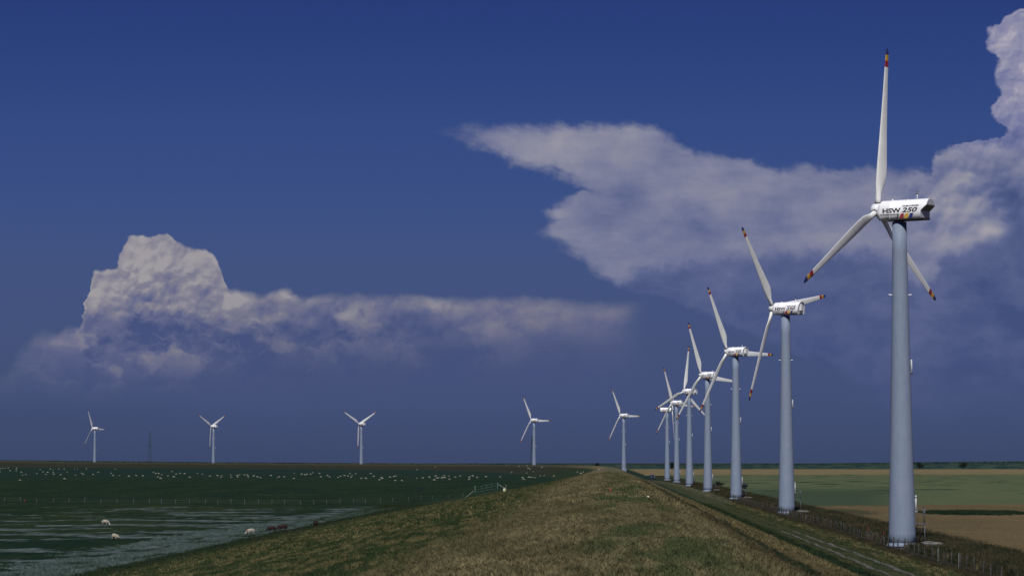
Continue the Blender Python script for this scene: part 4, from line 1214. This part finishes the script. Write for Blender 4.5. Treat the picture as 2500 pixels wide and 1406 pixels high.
# ------------------------------------------------------------------ lattice pylons
def pylon(px, Dp, ytop, label, w0=5.0):
    r = ray(px, HY); p = r * (Dp / r.y)
    z0 = 0.0; H_ = CZ + (HY - ytop) * Dp / F
    o = empty('power_pylon', (p.x, p.y, z0), R(12)); tag(o, label, 'pylon')
    hw = lambda z_: w0 * (1 - z_ / H_) * 0.5 + 0.35
    mb = MB(); lv = [0, .14, .27, .39, .5, .6, .69, .77, .85, .92, 1.0]; th = 0.24
    for sx in (-1, 1):
        for sy in (-1, 1):
            for a, b_ in zip(lv[:-1], lv[1:]):
                za, zb_ = a * H_, b_ * H_; mb.tube((sx * hw(za), sy * hw(za), za), (sx * hw(zb_), sy * hw(zb_), zb_), th, th, 4)
    add('leg_frame', mb.mesh('leg_frame', M['pylon']), o)
    mb = MB()
    for a, b_ in zip(lv[:-1], lv[1:]):
        za, zb_ = a * H_, b_ * H_
        for sx in (-1, 1):
            mb.tube((-hw(za), sx * hw(za), za), (hw(zb_), sx * hw(zb_), zb_), th * .6, th * .6, 4); mb.tube((hw(za), sx * hw(za), za), (-hw(zb_), sx * hw(zb_), zb_), th * .6, th * .6, 4)
            mb.tube((sx * hw(za), -hw(za), za), (sx * hw(zb_), hw(zb_), zb_), th * .6, th * .6, 4)
        mb.tube((-hw(zb_), hw(zb_), zb_), (hw(zb_), hw(zb_), zb_), th * .6, th * .6, 4)
    add('lattice_brace', mb.mesh('lattice_brace', M['pylon']), o)
    for f_, L_ in ((0.62, 4.2), (0.77, 3.6), (0.9, 1.6)):
        mb = MB(); z_ = f_ * H_
        for sx in (-1, 1):
            for sy in (-0.5, 0.5): mb.tube((0, sy, z_), (sx * L_, 0, z_ + 0.1), 0.2, 0.12, 4); mb.tube((0, sy, z_ + 1.0), (sx * L_, 0, z_ + 0.1), 0.12, 0.1, 4)
        add('crossarm', mb.mesh('crossarm', M['pylon']), o)


pylon(365.5, 3300, 1052, 'faint dark lattice power pylon on the horizon between two left turbines', 4.8)
pylon(1299, 3600, 1064, 'faint dark lattice mast rising close left of a distant turbine', 4.5)

# ------------------------------------------------------------------ far wood
WM = bpy.data.materials.new('hazed_foliage'); WM.use_nodes = True
t = WM.node_tree; b = t.nodes['Principled BSDF']; gg = G(t)
ge = t.nodes.new('ShaderNodeNewGeometry'); x, y, z = gg.sep(V(gg, ge.outputs['Position']))
wn = gg.noise(gg.vec(x * 0.06, z * 0.4 + y * 0.05, 0.0), 1.0, 5, 0.6)
c = gg.mix(gg.step(wn, 0.38, 0.62), (0.015, 0.030, 0.030, 1), (0.028, 0.047, 0.038, 1))  # muted blue-green: the distance haze is mixed into the leaf colour
t.links.new(c.o, b.inputs['Base Color']); b.inputs['Roughness'].default_value = 1.0; b.inputs['Specular IOR Level'].default_value = 0.0


def lump(mb, c, r, sq, n=5):
    """an uneven leaf mass"""
    rr = []
    ph = random.uniform(0, 6)
    for i in range(1, 5):
        th = PI * i / 5
        rr.append([(c[0] + r * math.sin(th) * math.cos(2 * PI * j / n + ph) * random.uniform(.75, 1.2), c[1] + r * math.sin(th) * math.sin(2 * PI * j / n + ph) * random.uniform(.75, 1.2), c[2] - r * sq * math.cos(th) * random.uniform(.85, 1.12)) for j in range(n)])
    mb.rings(rr, 0, True)


def wood_top(px): return float(np.interp(px, [-40, 330, 500, 1000, 1300, 1560, 2000, 2300, 2500, 2640], [1121.6, 1125.2, 1126.8, 1129.8, 1131.2, 1131.8, 1129.8, 1126.5, 1124.8, 1124.2]))


mb = MB(); prev = None
for q in range(1500):
    px = -40 + 2680 * q / 1499
    r = ray(px, HY); col_ = []
    for j in range(9):
        f_ = j / 8
        dd = 2890 + 5 * f_ * f_ * 6 + 2.2 * mnoise.noise((px * 0.35, f_ * 4.5, 1.0)) + 3.0 * mnoise.noise((px * 0.08, f_ * 2, 6.0))
        top = CZ + (HY - wood_top(px)) * dd / F - 0.6 + 0.45 * mnoise.noise((px * 0.5, 0, 3.0)) + 0.5 * mnoise.noise((px * 0.11, 0, 8.0))
        p = r * (dd / r.y); col_.append(mb.vert((p.x, p.y, -0.3 + (top + 0.3) * (1 - (1 - f_) ** 1.3))))
    if prev:
        for j in range(8): mb.face([prev[j], col_[j], col_[j + 1], prev[j + 1]], 0, True)
    prev = col_
for k_ in range(4200):
    px = random.uniform(-40, 2640)
    dd = 2915 + random.uniform(-6, 20)
    top = CZ + (HY - wood_top(px)) * dd / F
    r = ray(px, HY); p = r * (dd / r.y); rad = random.uniform(0.6, 1.6)
    lump(mb, (p.x, p.y, top - rad * 0.7 - abs(random.gauss(0, 0.35))), rad, 0.7)
wood = add('far_wood', mb.mesh('far_wood', WM)); tag(wood, 'dark green belt of trees along the inland horizon', 'wood', kind='stuff')

LEAF = bpy.data.materials.new('tree_foliage'); LEAF.use_nodes = True
t = LEAF.node_tree; b = t.nodes['Principled BSDF']; gg = G(t)
ge = t.nodes.new('ShaderNodeNewGeometry'); x, y, z = gg.sep(V(gg, ge.outputs['Position']))
wn = gg.noise(gg.vec(x * 0.5, z * 0.8, 0.0), 1.0, 4, 0.6)
t.links.new(gg.mix(wn, (0.008, 0.015, 0.014, 1), (0.020, 0.032, 0.024, 1)).o, b.inputs['Base Color']); b.inputs['Roughness'].default_value = 1.0; b.inputs['Specular IOR Level'].default_value = 0.0


def leafy(name_, p, hgt, wid, nleaf, leaf, label, cat, group=None, trunk=True):
    o = empty(name_, p); tag(o, label, cat, group)
    mb = MB()
    mb.tube((0, 0, -0.2), (0, 0, hgt * 0.55), wid * 0.06, wid * 0.03, 7)
    for q in range(5):
        a = q * 1.3; mb.tube((0, 0, hgt * (0.2 + 0.06 * q)), (wid * 0.3 * math.cos(a), wid * 0.3 * math.sin(a), hgt * (0.5 + 0.06 * q)), wid * 0.025, wid * 0.01, 5)
    add('trunk' if trunk else 'stem', mb.mesh('trunk', M['wood']), o)
    mb = MB()
    cl_ = [(random.gauss(0, wid * 0.2), random.gauss(0, wid * 0.2), hgt * random.uniform(0.35, 0.85), wid * random.uniform(0.16, 0.3)) for _ in range(14)]
    for q in range(nleaf):
        cx, cy, cz_, cr_ = random.choice(cl_)
        v = Vector((random.gauss(0, 1), random.gauss(0, 1), random.gauss(0, 1))).normalized() * cr_ * random.random() ** 0.4
        c0 = Vector((cx, cy, cz_)) + v
        c0.z = max(0.05, min(hgt, c0.z))
        a = Vector((random.gauss(0, 1), random.gauss(0, 1), random.gauss(0, 1))).normalized() * leaf; b_ = a.orthogonal().normalized() * leaf * 0.7
        mb.face([mb.vert(c0 - a), mb.vert(c0 + b_), mb.vert(c0 + a), mb.vert(c0 - b_)])
    add('crown' if trunk else 'foliage', mb.mesh('crown', LEAF), o)


for px, ptop, wid, lab in ((2245, 1127.5, 4.5, 'dark rounded tree before the far wood, just right of the nearest tower'), (2352, 1126.5, 5.0, 'dark rounded tree before the far wood, near the right picture edge'),
                           (1640, 1127.5, 4.0, 'dark tree rising above the far wood between two towers'), (1457, 1129.0, 3.0, 'tiny tree top poking above the dyke left of the crest end')):
    Dt = 2880.0; r = ray(px, HY); p = r * (Dt / r.y); p.z = 0
    leafy('tree', p, CZ + (HY - ptop) * Dt / F, wid * 1.7, 900, 0.35, lab, 'tree', 'single trees before the far wood')
for px, py, hh, lab in ((1749, 1189, 1.9, 'dark bush beside the foot of the fourth turbine'), (1817, 1196, 1.7, 'dark ragged bush right of the foot of the third turbine'), (1758, 1188, 1.3, 'small low bush right of the bush by the fourth turbine')):
    p = hit(px, py); leafy('bush', p, hh, 2.4, 700, 0.10, lab, 'bush', 'bushes beside the turbines', False)

# ------------------------------------------------------------------ vegetation: tufts scattered over the dyke
def tuft_mesh(name, nb, h0, h1, spread, wid, lean, mt):
    mb = MB()
    for q in range(nb):
        a = random.uniform(0, 2 * PI); r_ = spread * math.sqrt(random.random())
        bx_, by_ = r_ * math.cos(a), r_ * math.sin(a)
        h_ = random.uniform(h0, h1); fa = random.uniform(0, 2 * PI)
        wx, wy = math.cos(fa) * wid, math.sin(fa) * wid
        la = random.uniform(0, 2 * PI); ll = lean * h_ * random.random()
        lx, ly = ll * math.cos(la), ll * math.sin(la)
        i0 = mb.vert((bx_ - wx, by_ - wy, -0.02)); i1 = mb.vert((bx_ + wx, by_ + wy, -0.02))
        i2 = mb.vert((bx_ + wx * .8 + lx * .35, by_ + wy * .8 + ly * .35, h_ * .55)); i3 = mb.vert((bx_ - wx * .8 + lx * .35, by_ - wy * .8 + ly * .35, h_ * .55))
        i4 = mb.vert((bx_ + lx, by_ + ly, h_))
        mb.face([i0, i1, i2, i3]); mb.face([i3, i2, i4])
    return mb.mesh(name, mt)


def scatter(name, pts, tufts, label, cat):
    """pts: array (n, 6) x y z yaw scale pick"""
    pts = np.asarray(pts, dtype=np.float32)
    me = bpy.data.meshes.new(name); me.vertices.add(len(pts)); me.vertices.foreach_set('co', pts[:, :3].ravel())
    for nm_, q in (('yaw', 3), ('size', 4)):
        a = me.attributes.new(nm_, 'FLOAT', 'POINT'); a.data.foreach_set('value', pts[:, q].copy())
    a = me.attributes.new('pick', 'INT', 'POINT'); a.data.foreach_set('value', pts[:, 5].astype(np.int32))
    cl_ = bpy.data.collections.new(name + '_shapes')
    for q, tm in enumerate(tufts): cl_.objects.link(bpy.data.objects.new('%s_shape_%d' % (name, q), tm))
    o = add(name, me); tag(o, label, cat, kind='stuff')
    ng = bpy.data.node_groups.new(name, 'GeometryNodeTree')
    ng.interface.new_socket('Geometry', in_out='INPUT', socket_type='NodeSocketGeometry'); ng.interface.new_socket('Geometry', in_out='OUTPUT', socket_type='NodeSocketGeometry')
    N = ng.nodes; Lk = ng.links
    gi = N.new('NodeGroupInput'); go = N.new('NodeGroupOutput'); ci = N.new('GeometryNodeCollectionInfo'); ip = N.new('GeometryNodeInstanceOnPoints')
    ci.inputs['Collection'].default_value = cl_; ci.inputs['Separate Children'].default_value = True; ci.inputs['Reset Children'].default_value = True
    def na(nm_, ty):
        n_ = N.new('GeometryNodeInputNamedAttribute'); n_.data_type = ty; n_.inputs['Name'].default_value = nm_; return n_.outputs['Attribute']
    cb = N.new('ShaderNodeCombineXYZ'); Lk.new(na('yaw', 'FLOAT'), cb.inputs[2])
    Lk.new(gi.outputs[0], ip.inputs['Points']); Lk.new(ci.outputs[0], ip.inputs['Instance']); ip.inputs['Pick Instance'].default_value = True
    Lk.new(na('pick', 'INT'), ip.inputs['Instance Index']); Lk.new(cb.outputs[0], ip.inputs['Rotation']); Lk.new(na('size', 'FLOAT'), ip.inputs['Scale'])
    Lk.new(ip.outputs[0], go.inputs[0])
    md = o.modifiers.new('scatter', 'NODES'); md.node_group = ng
    return o


def wedge(n, d0, d1, lo=-0.222, hi=0.168, pw=1.0):
    """random places seen from the crest: distance and bearing, even over the area"""
    u = rng.random(n)
    d = np.sqrt(d0 * d0 + u * (d1 * d1 - d0 * d0))
    s_ = rng.uniform(lo, hi, n)
    return d * np.sin(s_), d * np.cos(s_)


PRXn, PRZn = np.array(PRX), np.array(PRZ)
def surf(x_, y_):
    nw_ = np.interp(y_, [300, 534, 950], [1.0, 0.86, 0.56])
    z_ = np.interp(np.where(x_ < -1.0, -1.0 + (x_ + 1.0) / nw_, x_), PRXn, PRZn)
    nz = np.array([0.10 * mnoise.noise((a * 0.35, b_ * 0.12, 0.0)) + 0.05 * mnoise.noise((a * 1.1, b_ * 0.6, 4.0)) + (0.10 * mnoise.noise((a * 0.1, b_ * 0.03, 9.0)) if a < 12 else 0) for a, b_ in zip(x_, y_)]) if len(x_) else z_
    return np.maximum(z_ + nz * ((x_ > -36) & (x_ < 26)), 0.0)


def pack(x_, y_, z_, s0, s1, npick):
    n = len(x_)
    return np.column_stack([x_, y_, z_, rng.uniform(0, 6.28, n), rng.uniform(s0, s1, n), rng.integers(0, npick, n)])


lows = [tuft_mesh('grass_tuft', 26, 0.02, 0.075, 0.17, 0.007, 2.2, M['blades']) for _ in range(5)]
highs = [tuft_mesh('grass_tuft', 34, 0.03, 0.105, 0.19, 0.006, 2.2, M['blades']) for _ in range(5)]
# near crest and slopes
x_, y_ = wedge(90000, 36, 130)
k_ = (x_ > -37) & (x_ < 23.8) & ~((np.abs(x_ - 17.75) < 0.4) | (np.abs(x_ - 19.15) < 0.4)); x_, y_ = x_[k_], y_[k_]
tall = ((x_ > -9) & (x_ < 6.5)) & (rng.random(len(x_)) < 0.75)
A1 = pack(x_[tall], y_[tall], surf(x_[tall], y_[tall]), 0.6, 1.35, 5)
A0 = pack(x_[~tall], y_[~tall], surf(x_[~tall], y_[~tall]), 0.7, 1.5, 5); A0[:, 5] += 5
scatter('near_grass', np.vstack([A1, A0]), highs + lows, 'dry brown and green grass covering the near dyke', 'grass')
# farther along the dyke, larger clumps
lows2 = [tuft_mesh('grass_tuft', 30, 0.03, 0.10, 0.5, 0.016, 1.8, M['blades']) for _ in range(4)]
highs2 = [tuft_mesh('grass_tuft', 34, 0.05, 0.15, 0.5, 0.015, 1.7, M['blades']) for _ in range(4)]
x_, y_ = wedge(150000, 128, 480)
k_ = (x_ > -38) & (x_ < 23.6) & ~((np.abs(x_ - 17.75) < 0.55) | (np.abs(x_ - 19.15) < 0.55)); x_, y_ = x_[k_], y_[k_]
tall = ((x_ > -9) & (x_ < 6.5)) & (rng.random(len(x_)) < 0.7)
A1 = pack(x_[tall], y_[tall], surf(x_[tall], y_[tall]), 0.6, 1.3, 4)
A0 = pack(x_[~tall], y_[~tall], surf(x_[~tall], y_[~tall]), 0.6, 1.3, 4); A0[:, 5] += 4
scatter('far_grass', np.vstack([A1, A0]), highs2 + lows2, 'mown and unmown grass covering the farther dyke', 'grass')
# rough weeds in the ditch beside the turbines
wd1 = [tuft_mesh('weed_tuft', 34, 0.2, 0.75, 0.42, 0.020, 0.8, M['weeds']) for _ in range(4)]
n = 26000
x_ = rng.uniform(24.9, 31.6, n); y_ = 150 + rng.random(n) ** 1.5 * 760
keep = np.ones(n, bool)
for tx_, ty_, _ in TPOS[:6]: keep &= ~((np.hypot(x_ - tx_, y_ - ty_) < 1.75) | ((np.abs(x_ - tx_ - 1.9) < 1.1) & (np.abs(y_ - ty_ + 5.2) < 1.7)))
x_, y_ = x_[keep], y_[keep]
scatter('ditch_weeds', pack(x_, y_, surf(x_, y_) - 0.03, 0.5, 1.25, 4), wd1, 'rough dark weeds filling the ditch beside the turbines', 'weeds')
fg = [tuft_mesh('weed_tuft', 24, 0.10, 0.38, 0.25, 0.010, 0.8, M['fencegrass']) for _ in range(4)]
n = 4200
y_ = 165 + rng.random(n) ** 1.3 * 380; x_ = FX + 0.25 * np.sin(y_ * 0.05) + rng.normal(0, 0.28, n)
keep = np.ones(n, bool)
for tx_, ty_, _ in TPOS[:3]: keep &= ~((np.abs(y_ - ty_ + 1.5) < 3.2) & (rng.random(n) < 0.75))
x_, y_ = x_[keep], y_[keep]; n = len(x_)
scatter('fence_grass', pack(x_, y_, surf(x_, y_), 0.5, 1.15, 4), fg, 'tall dry grass growing along the dark fence', 'grass')
# dark weeds in the ripe corn
dk = [tuft_mesh('weed_tuft', 30, 0.15, 0.5, 0.5, 0.03, 0.9, M['darkpatch']) for _ in range(3)]
n = 2600
a_ = rng.uniform(0, 6.28, n); rr_ = np.sqrt(rng.random(n))
x_ = 48.5 + 5.8 * rr_ * np.cos(a_) + rng.normal(0, 0.9, n); y_ = 372 + 9 * rr_ * np.sin(a_) + rng.normal(0, 3.0, n)
scatter('weed_patch', pack(x_, y_, np.full(n, 0.45), 0.5, 1.1, 3), dk, 'dark ragged patch of weeds in the ripe corn', 'weeds')
# silvery tufts in the belt at the foot of the sea slope
sg = [tuft_mesh('silver_tuft', 26, 0.08, 0.28, 0.45, 0.02, 1.0, M['palegrass']) for _ in range(4)]
n = 9000
y_ = np.sqrt(150 ** 2 + rng.random(n) * (330 ** 2 - 150 ** 2)); x_ = -37.6 + rng.normal(0, 2.2, n)
keep = np.array([mnoise.noise((a * 0.3, b_ * 0.09, 2.0)) > -0.05 for a, b_ in zip(x_, y_)]) & (x_ < -33.2)
x_, y_ = x_[keep], y_[keep]; n = len(x_)
scatter('silver_grass', pack(x_, y_, surf(x_, y_), 0.4, 0.9, 4), sg, 'silvery salt marsh grass along the foot of the sea slope', 'grass')
